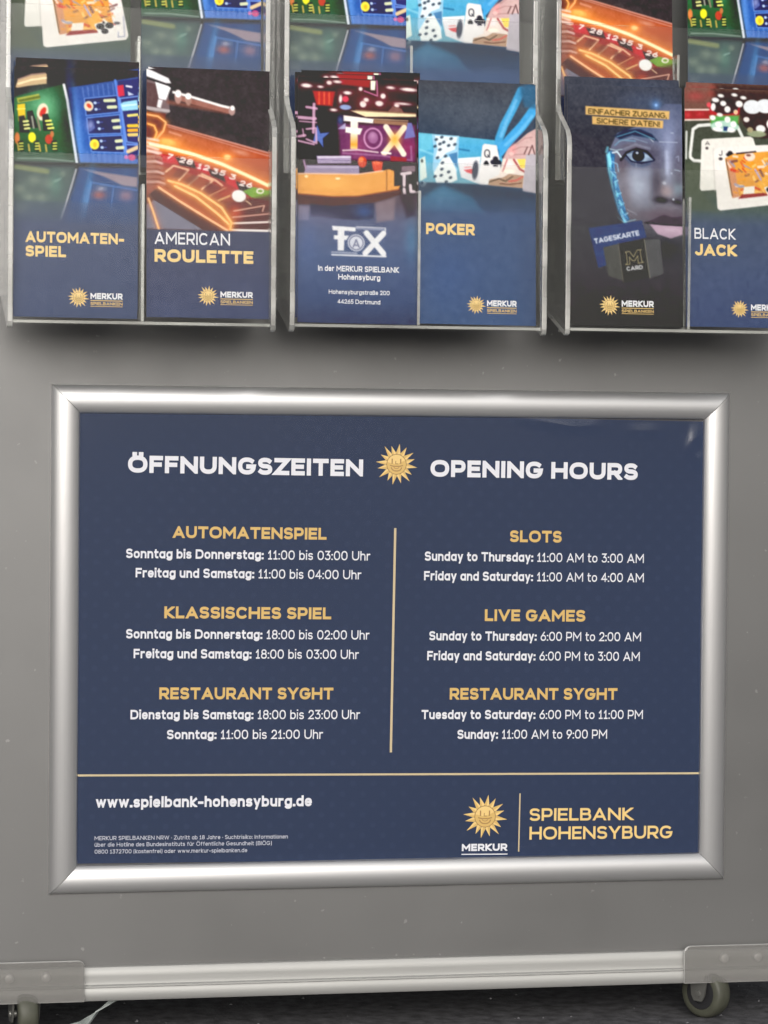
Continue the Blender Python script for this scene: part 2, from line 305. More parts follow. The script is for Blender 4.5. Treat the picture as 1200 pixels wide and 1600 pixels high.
def sun_emblem(cx, cz, r, y, parent):
    """golden disc with sixteen rays of uneven length and a plain smile"""
    mb = MB(); rr = 0.60*r
    lens = [1, .92, 1.05, .9, 1.02, .95, 1.06, .9, 1, .94, 1.05, .9, 1.04, .93, 1.0, .95]; n = 16
    for k in range(n):
        a = R(82)+2*math.pi*k/n; L_ = r*lens[k]; a2 = a+R(2.5*math.sin(k*2.1))
        b0, b1 = a-math.pi/n, a+math.pi/n
        tip = (cx+L_*math.cos(a2), y, cz+L_*math.sin(a2))
        p0 = (cx+rr*.93*math.cos(b0), y, cz+rr*.93*math.sin(b0)); p1 = (cx+rr*.93*math.cos(b1), y, cz+rr*.93*math.sin(b1)); c = (cx+rr*.5*math.cos(a), y, cz+rr*.5*math.sin(a))
        mb.face([c, p0, tip], 1); mb.face([c, tip, p1], 0)
    C_ = [(cx+rr*.82*math.cos(2*math.pi*k/28), y-.00004, cz+rr*.82*math.sin(2*math.pi*k/28)) for k in range(28)]
    for k in range(28): mb.face([(cx, y-.00004, cz), C_[k], C_[(k+1) % 28]], 1 if 1 < k < 13 else 0)
    q = rr*.80; yl = y-.00008; tl = lambda L_, w_: poly_line(mb, [(cx+a*q, cz+b_*q) for a, b_ in L_], w_*q, yl, 2)
    tl(arc(0, 0, 1, 1, 0, 360, 30, e=2), .07)
    tl([(-.45, .5), (-.45, .12)], .13); tl([(.42, .5), (.42, .12)], .13); tl([(-.08, .3), (-.1, .05), (.12, .05)], .08)
    tl([(-.62, -.12), (-.3, -.2), (.3, -.2), (.62, -.12)], .11); tl(arc(0, -.15, .55, .52, 200, 340, 10), .11); tl(arc(0, -.1, .3, .33, 215, 325, 8), .06)
    return mb.build('sun_emblem', [MAT['gold'], MAT['gold_l'], MAT['gold_d']], parent, recalc=False)

# ------------------------------------------------------------------ ground
mb = MB(); mb.face([(-60, -60, 0), (60, -60, 0), (60, 60, 0), (-60, 60, 0)])
o = mb.build('ground', MAT['ground'], recalc=False); o['kind'] = 'structure'
for i in range(1):                            # loose grit on the asphalt near the stand
    mb = MB()
    for k in range(900):
        x, y, s_ = random.uniform(-.8, .9), random.uniform(-.35, .9), random.choice((.0008, .0012, .0018, .0026))
        a = random.uniform(0, 6.28); c_, n_ = math.cos(a)*s_, math.sin(a)*s_
        q = [(x+c_, y+n_, .0002), (x-n_, y+c_, .0002), (x-c_, y-n_, .0002), (x+n_*.8, y-c_*.8, .0002)]; tp = (x+s_*.2, y, s_*random.uniform(.5, 1.1))
        for j in range(4): mb.face([q[j], q[(j+1) % 4], tp])
    o = mb.build('loose_grit', pmat('pale_grit', (0.16, 0.16, 0.17), 0.8, noise=(30, .7, 3))); o['kind'] = 'stuff'

# ------------------------------------------------------------------ the display stand
stand = thing('display_stand', 'silver grey panel of a wheeled display stand with aluminium bottom rail', 'display stand', (0, 0, 0))
mb = MB(); mb.box(-.42, .42, 0, .016, .046, 1.75); mb.build('panel', MAT['panel'], stand)
mb = MB()
prof = [(.018, .0345), (-.0072, .0345), (-.0088, .0365), (-.0096, .0405), (-.0092, .0445), (-.0084, .0462), (-.0104, .0470), (-.0104, .0482), (-.0070, .0490), (-.0066, .0520), (-.0074, .0560), (-.0070, .0610), (-.0052, .0640), (-.0012, .0645), (-.0012, .0450), (.018, .0450)]
mb.prism(prof, -.42, .42, 'x'); mb.build('bottom_rail', MAT['rail'], stand, smooth=35)
for s_, x_in, zt in ((-1, -.2815, .0722), (1, .2722, .0702)):
    mb = MB(); e = x_in; out = s_*.43
    a, b_ = (out, e) if s_ < 0 else (e, out)
    rr = .006
    if s_ < 0: P = [(a, .0352), (b_, .0352)]+[(b_-rr+rr*math.cos(R(t_)), zt-rr+rr*math.sin(R(t_))) for t_ in range(0, 91, 15)]+[(a, zt)]
    else: P = [(a, .0352), (b_, .0352), (b_, zt)]+[(a+rr+rr*math.cos(R(t_)), zt-rr+rr*math.sin(R(t_))) for t_ in range(90, 181, 15)]
    mb.prism(P, -.0148, -.0118, 'y', 0, 1)
    br = mb.build('corner_bracket', [MAT['bracket'], MAT['bracket_edge']], stand, bevel=.0009)
    for x in ((-.3474, -.3153, -.395) if s_ < 0 else (.3125, .3449, .395)):
        mb = MB(); mb.lathe([(.0, -.0011), (.0022, -.0010), (.0036, -.0006), (.0042, 0), (.0042, .004)], (x, -.0106, .0572), Matrix.Rotation(R(90), 3, 'Z'), 20)
        mb.build('rivet', MAT['bolt'], br, smooth=50)
def caster(x, y, turn):
    """a 50 mm swivel caster; `turn` swings its axle about the upright"""
    rot = Matrix.Rotation(turn, 3, 'Z'); c = Vector((x, y, .0235))
    mb = MB()                                                     # fork: two cheeks, bridge and stem
    def cheek(sx):
        pts = [(-.011, .018), (.010, .018), (.0075, -.002), (.0045, -.007), (-.0045, -.007), (-.0075, -.002)]
        for k, X_ in enumerate((sx, sx+math.copysign(.0018, sx))):
            pass
        i = len(mb.v)
        for X_ in (sx, sx+math.copysign(.0018, sx)): mb.v.extend([tuple(c+rot @ Vector((X_, p[0], p[1]))) for p in pts])
        n = len(pts); mb.f += [tuple(range(i, i+n)), tuple(range(i+n, i+2*n))]+[(i+k, i+(k+1) % n, i+n+(k+1) % n, i+n+k) for k in range(n)]; mb.m += [0]*(n+2)
    cheek(-.0108); cheek(.0108)
    mb.lathe([(0, .018), (.013, .018), (.013, .0135+.0065), (.0, .0205)], c, rot @ Matrix.Rotation(R(-90), 3, 'Y'), 24)
    mb.lathe([(.0052, .020), (.0052, .030)], c, Matrix.Rotation(R(-90), 3, 'Y'), 20)
    ca_ = mb.build('caster', MAT['fork'], stand, smooth=40)
    mb = MB(); mb.lathe([(.0155, -.009), (.0205, -.0092), (.0225, -.0075), (.0235, -.004), (.0237, 0), (.0235, .004), (.0225, .0075), (.0205, .0092), (.0155, .009)], c, rot, 56)
    mb.build('tyre', MAT['tyre'], ca_, smooth=50)
    mb = MB(); mb.lathe([(0, -.0075), (.010, -.0075), (.0105, -.0088), (.0153, -.0088), (.0156, -.006), (.0156, .006), (.0153, .0088), (.0105, .0088), (.010, .0075), (0, .0075)], c, rot, 48)
    mb.build('hub', MAT['hub'], ca_, smooth=40)
    mb = MB(); mb.lathe([(0, -.0140), (.0030, -.0138), (.0036, -.0126), (.0036, .0126), (.0030, .0138), (0, .0140)], c, rot, 16)
    mb.build('axle_bolt', MAT['fork'], ca_, smooth=40)
caster(.2995, .004, R(34)); caster(-.3335, .004, R(100) - R(90) - R(2)); caster(.2995, .30, R(40)); caster(-.3335, .30, R(70))
mb = MB(); mb.box(-.42, .42, .018, .33, .048, .058); mb.build('base_board', MAT['backing'], stand)
# a limp strip hanging below the rail beside the left caster
P = [(-.2470, .003, .0345), (-.2560, .001, .0300), (-.2700, -.003, .0235), (-.2835, -.006, .0165), (-.2935, -.008, .0145)]
Q = [(-.2540, .006, .0345), (-.2650, .003, .0255), (-.2760, -.001, .0120), (-.2850, -.004, .0030), (-.2900, -.006, .0006)]
mb = MB()
for k in range(4):
    mb.face([P[k], P[k+1], Q[k+1], Q[k]])
mb.face([P[4], (-.2975, -.011, .0075), (-.3000, -.013, .0006), Q[4]])
st = mb.build('plastic_strip', [MAT['strip']], recalc=False); sm = st.modifiers.new('thick', 'SOLIDIFY'); sm.thickness = .0012
tag(st, 'crumpled pale grey plastic strip hanging under the rail beside the left wheel', 'plastic strip')

# ------------------------------------------------------------------ snap frame with the opening-hours poster
fr = thing('snap_frame', 'wide silver snap frame with mitred corners holding the opening hours poster', 'picture frame', (0, -.0005, Z0))
W2, H2, B = .313, .226, .0252
def rail_prof():
    pr = [(0.0, 0.0)]
    for k in range(0, 15):
        a = math.pi*(1-k/14.0); xx = B/2+B/2*math.cos(a); pr.append((xx, .0045+.0046*(1-abs(math.cos(a))**2.2)-.0022*abs(math.cos(a))**12))
    pr += [(B, .0012), (B, .0008)]
    return pr                                                   # (distance in from the outer edge, height off the panel)
pr = rail_prof()
def rail(ax, sgn, nm, mat):
    mb = MB(); n = len(pr); g_ = .00025
    for end in (-1, 1):
        for (d, h) in pr:
            if ax == 'h': mb.v.append((end*(W2-d-g_), -h, sgn*(H2-d)))
            else: mb.v.append((sgn*(W2-d), -h, end*(H2-d-g_)))
    for k in range(n-1): mb.f.append((k, k+1, n+k+1, n+k)); mb.m.append(0)
    mb.f.append(tuple(range(n))); mb.f.append(tuple(range(n, 2*n))); mb.m += [0, 0]
    mb.build(nm, mat, fr, smooth=50)
rail('h', 1, 'frame_rail', MAT['alu']); rail('h', -1, 'frame_rail', MAT['alu']); rail('v', -1, 'frame_rail', MAT['alu_v']); rail('v', 1, 'frame_rail', MAT['alu_v'])
mb = MB(); mb.box(-.292, .292, -.0016, -.0002, -.205, .205); mb.build('backing_board', MAT['backing'], fr)
# the clear cover film: nearly flat, puckered where it slipped under the frame
nx, nz = 150, 106; xs = np.linspace(-.2905, .2905, nx); zs = np.linspace(-.2035, .2035, nz); XX, ZZ = np.meshgrid(xs, zs)
YY = -.0042+.0006*np.sin(XX*9+1)*np.sin(ZZ*7)+.00012*np.sin(XX*31+ZZ*17)
for (cx, cz, sx_, sz_, h, ro) in ((.150, .1965, .022, .0022, .0009, -.08), (.165, .1925, .014, .0018, .0008, .1), (.2775, .181, .0022, .010, .0012, -.2), (.281, .165, .002, .005, .0008, .2), (.105, -.1975, .03, .0016, .0007, .03), (.02, -.1985, .02, .0016, .0005, 0), (-.17, -.1985, .03, .0014, .0005, 0), (.262, -.18, .002, .008, .0006, .1), (.23, .19, .012, .002, .0004, 0)):
    a_ = (XX-cx)*math.cos(ro)+(ZZ-cz)*math.sin(ro); b_ = -(XX-cx)*math.sin(ro)+(ZZ-cz)*math.cos(ro); YY -= 2.2*h*np.exp(-(a_/sx_)**2-(b_/sz_)**2)
mb = MB(); mb.v = list(zip(XX.ravel().tolist(), YY.ravel().tolist(), ZZ.ravel().tolist()))
for j in range(nz-1):
    for i in range(nx-1): k = j*nx+i; mb.f.append((k, k+1, k+nx+1, k+nx)); mb.m.append(0)
mb.build('cover_film', MAT['film'], fr, smooth=180, recalc=False)

poster = tag(link(bpy.data.objects.new('opening_hours_poster', None)), 'navy opening hours poster with gold headings and white times in two columns', 'poster')
poster.location = (0, 0, Z0); TILT = .0100; poster.rotation_euler = (0, TILT, 0)
mb = MB(); mb.box(-.2900, .2900, -.0026, -.0022, -.2020, .2020); mb.build('sheet', MAT['navy'], poster)
YT = -.0027
TEXT = [
 ('heading', 'ÖFFNUNGSZEITEN', 'white', -245.1, -32.5, 147.5, 15.3, .255), ('heading', 'OPENING HOURS', 'white', 29.9, 225.3, 145.7, 15.3, .255),
 ('subheading', 'AUTOMATENSPIEL', 'gold', -204.7, -65.4, 89.9, 10.6, .235), ('opening_times', 'Sonntag bis Donnerstag:|11:00 bis 03:00 Uhr', 'white', -246.3, -25.0, 71.5, 8.4, .2), ('opening_times', 'Freitag und Samstag:|11:00 bis 04:00 Uhr', 'white', -237.6, -33.1, 54.4, 8.4, .2),
 ('subheading', 'KLASSISCHES SPIEL', 'gold', -211.7, -60.4, 18.1, 10.6, .235), ('opening_times', 'Sonntag bis Donnerstag:|18:00 bis 02:00 Uhr', 'white', -245.8, -25.1, -0.1, 8.4, .2), ('opening_times', 'Freitag und Samstag:|18:00 bis 03:00 Uhr', 'white', -238.9, -34.7, -17.7, 8.4, .2),
 ('subheading', 'RESTAURANT SYGHT', 'gold', -215.7, -57.9, -54.3, 10.6, .235), ('opening_times', 'Dienstag bis Samstag:|18:00 bis 23:00 Uhr', 'white', -241.3, -33.1, -72.2, 8.4, .2), ('opening_times', 'Sonntag:|11:00 bis 21:00 Uhr', 'white', -208.6, -67.0, -90.0, 8.4, .2),
 ('subheading', 'SLOTS', 'gold', 104.7, 153.6, 87.2, 10.7, .235), ('opening_times', 'Sunday to Thursday:|11:00 AM to 3:00 AM', 'white', 25.3, 232.1, 69.3, 8.4, .2), ('opening_times', 'Friday and Saturday:|11:00 AM to 4:00 AM', 'white', 24.9, 232.3, 51.5, 8.4, .2),
 ('subheading', 'LIVE GAMES', 'gold', 82.0, 176.9, 14.8, 10.7, .235), ('opening_times', 'Sunday to Thursday:|6:00 PM to 2:00 AM', 'white', 30.2, 230.3, -3.1, 8.4, .2), ('opening_times', 'Friday and Saturday:|6:00 PM to 3:00 AM', 'white', 28.6, 229.3, -21.2, 8.4, .2),
 ('subheading', 'RESTAURANT SYGHT', 'gold', 49.9, 208.3, -57.1, 10.7, .235), ('opening_times', 'Tuesday to Saturday:|6:00 PM to 11:00 PM', 'white', 23.8, 233.0, -74.9, 8.4, .2), ('opening_times', 'Sunday:|11:00 AM to 9:00 PM', 'white', 57.4, 198.9, -93.0, 8.4, .2),
 ('web_address', 'www.spielbank-hohensyburg.de', 'white', -271.6, -76.7, -150.6, 9.9, .23),
 ('small_print', 'MERKUR SPIELBANKEN NRW · Zutritt ab 18 Jahre · Suchtrisiko: Informationen', 'small', -272.5, -98.4, -179.5, 3.6, .15), ('small_print', 'über die Hotline des Bundesinstituts für Öffentliche Gesundheit (BIÖG)', 'small', -272.5, -113.0, -185.2, 3.6, .15), ('small_print', '0800 1372700 (kostenfrei) oder www.merkur-spielbanken.de', 'small', -272.4, -135.3, -191.3, 3.6, .15),
 ('wordmark', 'MERKUR', 'white', 62.7, 105.3, -195.3, 6.6, .26), ('venue_name', 'SPIELBANK', 'gold_l', 126.0, 224.9, -169.0, 11.5, .185), ('venue_name', 'HOHENSYBURG', 'gold_l', 126.2, 262.7, -186.4, 11.8, .185)]
def untilt(x, z): return x*math.cos(TILT)-z*math.sin(TILT), x*math.sin(TILT)+z*math.cos(TILT)
for nm, s_, mt, x0, x1, zb, cap, wt in TEXT:
    mb = MB(); xc, zc = untilt((x0+x1)/2, zb); hw = (x1-x0)/2
    add_text(mb, s_, (xc-hw)/1000, (xc+hw)/1000, zc/1000, cap/1000, wt, YT); mb.build(nm, MAT[mt], poster, recalc=False)
x, z = untilt(-1.6, 157.6); sun_emblem(x/1000, z/1000, .0188, YT, poster)
x, z = untilt(84.2, -163.7); sun_emblem(x/1000, z/1000, .0202, YT, poster)
def rule(nm, xa, za, xb_, zb_, wd, mt):
    mb = MB(); a, b_ = untilt(xa, za), untilt(xb_, zb_); poly_line(mb, [(a[0]/1000, a[1]/1000), (b_[0]/1000, b_[1]/1000)], wd, YT); mb.build(nm, mt, poster, recalc=False)
rule('divider_line', -2.2, 98.8, -4.3, -102.7, .0021, MAT['rule']); rule('divider_line', -287, -120.6, 287, -127.0, .0018, MAT['rule'])
rule('divider_line', 116.9, -143.7, 116.2, -196, .0012, MAT['rule']); rule('underline', 62.9, -198.0, 105.2, -198.6, .0009, MAT['white'])

# ------------------------------------------------------------------ leaflet art: a small painter on a numpy canvas (units = photo-print units, 190 x 386 per leaflet)
class Art:
    def __init__(s, box, bgc, k=1.06):
        s.box = box; s.w = int((box[2]-box[0])*k); s.h = int((box[3]-box[1])*k)
        s.X, s.Y = np.meshgrid(np.linspace(box[0], box[2], s.w), np.linspace(box[1], box[3], s.h))
        s.c = np.zeros((s.h, s.w, 3)); s.c[:] = bgc
    def put(s, a, col):
        a = a[..., None]; s.c = s.c*(1-a)+np.asarray(col, float)*a
    def grad(s, stops, poly=None, al=1.0):
        ys = [p[0] for p in stops]; cc = np.stack([np.interp(s.Y, ys, [p[1][i] for p in stops]) for i in range(3)], -1)
        a = (s.cov(poly, 1.5) if poly else np.ones((s.h, s.w)))*al; s.c = s.c*(1-a[..., None])+cc*a[..., None]
    def cov(s, P, soft=1.4):
        ins = np.zeros((s.h, s.w), bool); d2 = np.full((s.h, s.w), 1e9); n = len(P)
        for k in range(n):
            (x0, y0), (x1, y1) = P[k], P[(k+1) % n]
            if y0 != y1: ins ^= ((y0 > s.Y) != (y1 > s.Y)) & (s.X < (x1-x0)*(s.Y-y0)/(y1-y0)+x0)
            dx, dy = x1-x0, y1-y0; q = max(dx*dx+dy*dy, 1e-9); t_ = np.clip(((s.X-x0)*dx+(s.Y-y0)*dy)/q, 0, 1)
            d2 = np.minimum(d2, (s.X-x0-t_*dx)**2+(s.Y-y0-t_*dy)**2)
        d = np.sqrt(d2); return np.clip(.5+np.where(ins, d, -d)/soft, 0, 1)
    def poly(s, P, col, al=1.0, soft=1.4): s.put(s.cov(P, soft)*al, col)
    def ell(s, cx, cy, rx, ry, col, al=1.0, rot=0, soft=1.4):
        c, n = math.cos(rot), math.sin(rot); a = ((s.X-cx)*c+(s.Y-cy)*n)/rx; b_ = (-(s.X-cx)*n+(s.Y-cy)*c)/ry
        s.put(np.clip(.5+(1-np.sqrt(a*a+b_*b_))*min(rx, ry)/soft, 0, 1)*al, col)
    def blob(s, cx, cy, rx, ry, col, al=1.0, rot=0):
        c, n = math.cos(rot), math.sin(rot); a = ((s.X-cx)*c+(s.Y-cy)*n)/rx; b_ = (-(s.X-cx)*n+(s.Y-cy)*c)/ry; s.put(np.exp(-(a*a+b_*b_))*al, col)
    def dist(s, P):
        d2 = np.full((s.h, s.w), 1e9)
        for (x0, y0), (x1, y1) in zip(P[:-1], P[1:]):
            dx, dy = x1-x0, y1-y0; q = max(dx*dx+dy*dy, 1e-9); t_ = np.clip(((s.X-x0)*dx+(s.Y-y0)*dy)/q, 0, 1)
            d2 = np.minimum(d2, (s.X-x0-t_*dx)**2+(s.Y-y0-t_*dy)**2)
        return np.sqrt(d2)
    def line(s, P, wd, col, al=1.0, soft=1.3): s.put(np.clip(.5+(wd/2-s.dist(P))/soft, 0, 1)*al, col)
    def glow(s, P, wd, core, halo, hw):
        d = s.dist(P); s.put(np.exp(-(d/hw)**1.2)*.85, halo); s.put(np.clip(.5+(wd/2-d)/2.0, 0, 1), core)
    def text(s, st, x, y, cap, wd, col, wt=.18, rot=0.0, shear=0.0):
        k = wd/(text_width(st, wt)*cap); xx = 0; c, n = math.cos(rot), math.sin(rot)
        for ch in st:
            if ch != ' ':
                for P, lo, hi in strokes(ch, xx, wt):
                    Q = [(max(0, p[0])*cap*k+shear*p[1]*cap, -min(max(p[1], wt/2 if lo > -.1 else -.4), 1.3)*cap) for p in P]
                    s.line([(x+a*c-b_*n, y+a*n+b_*c) for a, b_ in Q], wt*cap, col)
            xx += advance(ch, wt)+sp(ch, wt)
    def noise(s, amt, sc=6, mask=None):
        gh, gw = s.h//sc+3, s.w//sc+3; gr = rng.normal(0, 1, (gh, gw)); yy = np.linspace(0, gh-2, s.h); xx = np.linspace(0, gw-2, s.w)
        y0, x0 = yy.astype(int), xx.astype(int); fy, fx = (yy-y0)[:, None], (xx-x0)[None]
        v = gr[y0][:, x0]*(1-fy)*(1-fx)+gr[y0+1][:, x0]*fy*(1-fx)+gr[y0][:, x0+1]*(1-fy)*fx+gr[y0+1][:, x0+1]*fy*fx
        if mask is not None: v = v*mask
        s.c += (v*amt)[..., None]
    def done(s):
        p = np.pad(s.c, ((1, 1), (1, 1), (0, 0)), 'edge'); v = (p[:-2]+2*p[1:-1]+p[2:])/4; s.c = (v[:, :-2]+2*v[:, 1:-1]+v[:, 2:])/4   # the screen of a small print run is never razor sharp
        s.noise(2.2, 3); l = lin(np.clip(s.c, 0, 255)); l = np.clip((l-VEIL)*GAIN, 0.004, .85)
        return l
VEIL, GAIN = np.array([.052, .051, .049]), 1.12
W_ = (225, 225, 230)
def art_slots():
    a = Art((18, 110, 214.5, 497), (64, 59, 60))
    a.grad([(110, (70, 66, 66)), (125, (62, 58, 60)), (255, (66, 62, 66)), (262, (60, 62, 72)), (300, (76, 82, 98)), (345, (80, 88, 112)), (430, (80, 90, 118)), (497, (68, 77, 106))])
    a.poly([(20, 143), (24, 131), (45, 122), (66, 119), (69, 121), (69, 136), (42, 140), (23, 144)], (196, 168, 132)); a.line([(24, 138), (45, 131), (68, 127)], 3, (235, 215, 175)); a.line([(24, 131), (45, 123), (66, 120)], 2, (150, 125, 115))
    a.grad([(140, (58, 92, 66)), (180, (66, 112, 76)), (225, (58, 96, 66)), (250, (72, 96, 80)), (258, (84, 100, 92))], [(18, 160), (22, 157), (95, 136), (118, 257), (18, 258)])
    a.blob(66, 170, 26, 22, (120, 190, 145), .75); a.blob(102, 200, 12, 60, (48, 56, 50), .75, -.17); a.blob(30, 240, 30, 14, (60, 82, 66), .5)
    a.poly([(22, 160), (57, 152), (59, 160), (24, 168)], (160, 168, 84)); [a.line([(27+k*5.5, 164-k*1.3), (30+k*5.5, 163.4-k*1.3)], 4, (92, 104, 56), .8) for k in range(6)]
    a.poly([(23, 170), (35, 168), (36, 194), (25, 196)], (226, 190, 60)); a.line([(23, 177), (35, 176)], 2, (240, 220, 110))
    a.ell(63, 180, 9, 13.5, (222, 215, 190), 1, .15); a.ell(63.5, 180, 4.2, 8, (200, 70, 50), 1, .5)
    for (x, y) in ((37, 196), (74, 192), (50, 188)):
        a.poly([(x-12, y-8), (x-3, y-10), (x+6, y+17), (x-10, y+17)], (48, 46, 44), .9)
    a.line([(46, 188), (49, 205)], 3, (150, 150, 140)); a.line([(55, 190), (59, 208)], 3, (140, 130, 110))
    for k in range(3):
        a.line([(33+k, 196+k*5.5), (40+k, 195+k*5.5)], 3, (226, 226, 150)); a.line([(68+k*2, 194+k*5.6), (76+k*2, 193+k*5.6)], 3, (230, 235, 120))
    a.ell(23, 222, 4, 9, (215, 130, 80)); a.ell(46.5, 220, 6, 8, (232, 224, 60)); a.ell(73, 222, 6, 7.5, (185, 80, 60)); a.ell(78, 214, 3, 5, (190, 120, 80))
    for (x, y) in ((27, 230), (52, 229), (80, 228)):
        a.poly([(x-3, y-3), (x+5, y-5), (x+7, y+12), (x-1, y+12)], (44, 48, 42), .8)
        for k in range(3): a.line([(x, y+k*4.5), (x+5, y-.5+k*4.5)], 2.2, (215, 220, 110))
    for x in (24, 41, 58, 68): a.line([(x, 231), (x+1.5, 241)], 2.4, (190, 170, 90))
    a.line([(24, 253), (62, 252), (112, 255)], 1.6, (190, 205, 195), .6)
    a.poly([(96, 136), (101, 137), (121, 257), (116, 258)], (40, 42, 46)); a.line([(96.5, 137), (102, 160), (117.5, 257)], 4.2, (228, 228, 228))
    a.grad([(120, (72, 92, 150)), (170, (66, 92, 160)), (225, (62, 96, 168)), (258, (84, 116, 184))], [(104, 141), (184, 126), (216, 120), (216, 256), (123, 256)])
    a.blob(118, 205, 7, 60, (106, 156, 226), .75, -.13); a.blob(108, 160, 5, 40, (48, 60, 100), .7, -.13)
    for k in range(7): a.line([(126+k*8, 140-k*1.4), (128+k*8, 154-k)], 2.2, (96, 122, 186), .7)
    for k in range(9): a.line([(134+k*9, 240), (135+k*9, 256)], 2.5, (106, 140, 204), .6)
    for (P) in ([(129, 157), (182, 150), (184, 176), (132, 183)], [(133, 187), (185, 180), (188, 209), (136, 212)], [(137, 216), (189, 212), (193, 239), (141, 239)]):
        a.poly(P, (42, 46, 92)); a.line(P+[P[0]], 1.8, (116, 150, 220), .9)
    a.poly([(182, 128), (216, 122), (216, 248), (197, 248)], (58, 60, 110)); a.line([(178, 127), (190, 190), (197, 246)], 4, (98, 134, 214))
    a.line([(184, 155), (216, 150)], 2, (120, 150, 220)); a.line([(186, 156), (197, 222), (216, 224)], 2, (110, 145, 215)); a.line([(198, 226), (216, 226)], 3, (108, 140, 214))
    a.ell(136, 168.5, 7.5, 8, (216, 205, 180)); a.ell(136.5, 168, 4.5, 3, (200, 80, 60), 1, .7); a.blob(139, 198, 6, 9, (140, 150, 200), .9); a.poly([(135, 207), (145, 198), (146, 202), (138, 208)], (100, 110, 170))
    a.ell(145.5, 227.5, 7.5, 8, (240, 222, 80)); a.ell(146, 228, 3, 4, (222, 186, 60))
    for x, y in ((146, 163), (147.5, 173), (151, 193), (153, 203), (156, 222), (157.5, 232)): a.ell(x, y, 2.6, 2.3, (176, 196, 226)); a.line([(x+3, y), (x+7, y-.5)], 1.6, (110, 120, 170))
    for x, y, w2 in ((169, 159, 15), (173, 169, 12), (179, 190, 9), (181, 200.5, 9), (184, 221.5, 8), (186, 232, 9)): a.line([(x-w2/2, y), (x+w2/2, y-1)], 5.2, (206, 212, 176))
    a.poly([(181, 135), (191, 133), (193, 150), (183, 152)], (200, 66, 84)); a.line([(196, 135), (204, 136)], 3, (220, 220, 235)); a.poly([(198, 143), (208, 148), (199, 150)], (190, 200, 225))
    a.poly([(186, 164), (191, 160), (213, 156), (215, 171), (190, 174)], (150, 204, 232)); a.line([(190, 166), (212, 163)], 2, (210, 240, 250))
    for k in range(4): a.line([(199+k*.4, 181+k*13 if k == 0 else 190+k*7), (214, 179+k*13 if k == 0 else 189+k*7)], 5 if k else 4, ((226, 214, 120), (232, 190, 70), (236, 170, 60), (226, 200, 120))[k])
    a.line([(199, 237), (214, 230)], 6, (214, 190, 150)); a.ell(205, 246, 6, 5, (190, 90, 130)); a.ell(196, 246, 3, 3, (200, 120, 170))
    a.poly([(18, 258), (118, 258), (214, 256), (214, 264), (18, 265)], (62, 64, 68))
    a.poly([(18, 265), (116, 263), (92, 350), (18, 350)], (88, 104, 100), .75, 6); a.line([(22, 266), (70, 272)], 8, (150, 156, 110), .7, 4)
    for x, y, r in ((50, 287, 11), (75, 290, 10), (28, 300, 10), (42, 312, 9), (62, 312, 10), (30, 330, 9), (95, 275, 6)): a.blob(x, y, r, r*.8, (140, 152, 136), .55)
    a.blob(84, 290, 10, 20, (96, 140, 126), .5); a.line([(82, 287), (92, 283)], 2, (160, 190, 180), .6)
    a.poly([(122, 264), (214, 262), (214, 352), (98, 352)], (62, 88, 138), .8, 6); a.poly([(128, 267), (214, 277), (214, 292), (190, 290), (160, 277)], (168, 146, 150), .8, 3)
    a.blob(133, 305, 5, 45, (92, 146, 204), .6, .2); a.line([(141, 287), (214, 297)], 2.5, (96, 130, 190), .7); a.line([(176, 292), (172, 325)], 2.5, (90, 124, 184), .7); a.line([(140, 287), (130, 340)], 4, (90, 140, 200), .6)
    a.blob(153, 306, 11, 7, (190, 110, 96), .7); a.blob(156, 296, 7, 4, (190, 180, 190), .6); a.blob(196, 306, 12, 9, (160, 120, 130), .7); a.blob(150, 328, 16, 8, (80, 90, 130), .6)
    a.line([(117, 265), (110, 290), (93, 345)], 2.6, (200, 200, 205), .8); a.poly([(116, 258), (121, 257), (119, 266), (114, 266)], (40, 42, 48))
    a.grad([(318, (80, 88, 112)), (345, (80, 88, 112)), (430, (80, 90, 118)), (497, (70, 79, 108))], [(10, 318), (220, 318), (220, 500), (10, 500)], .35); a.grad([(350, (80, 88, 112)), (497, (70, 79, 108))], [(10, 352), (220, 352), (220, 505), (10, 505)])
    a.put(np.clip((a.Y-318)/34, 0, 1)*.8, (80, 88, 113)); a.noise(2.0, 9)
    return a
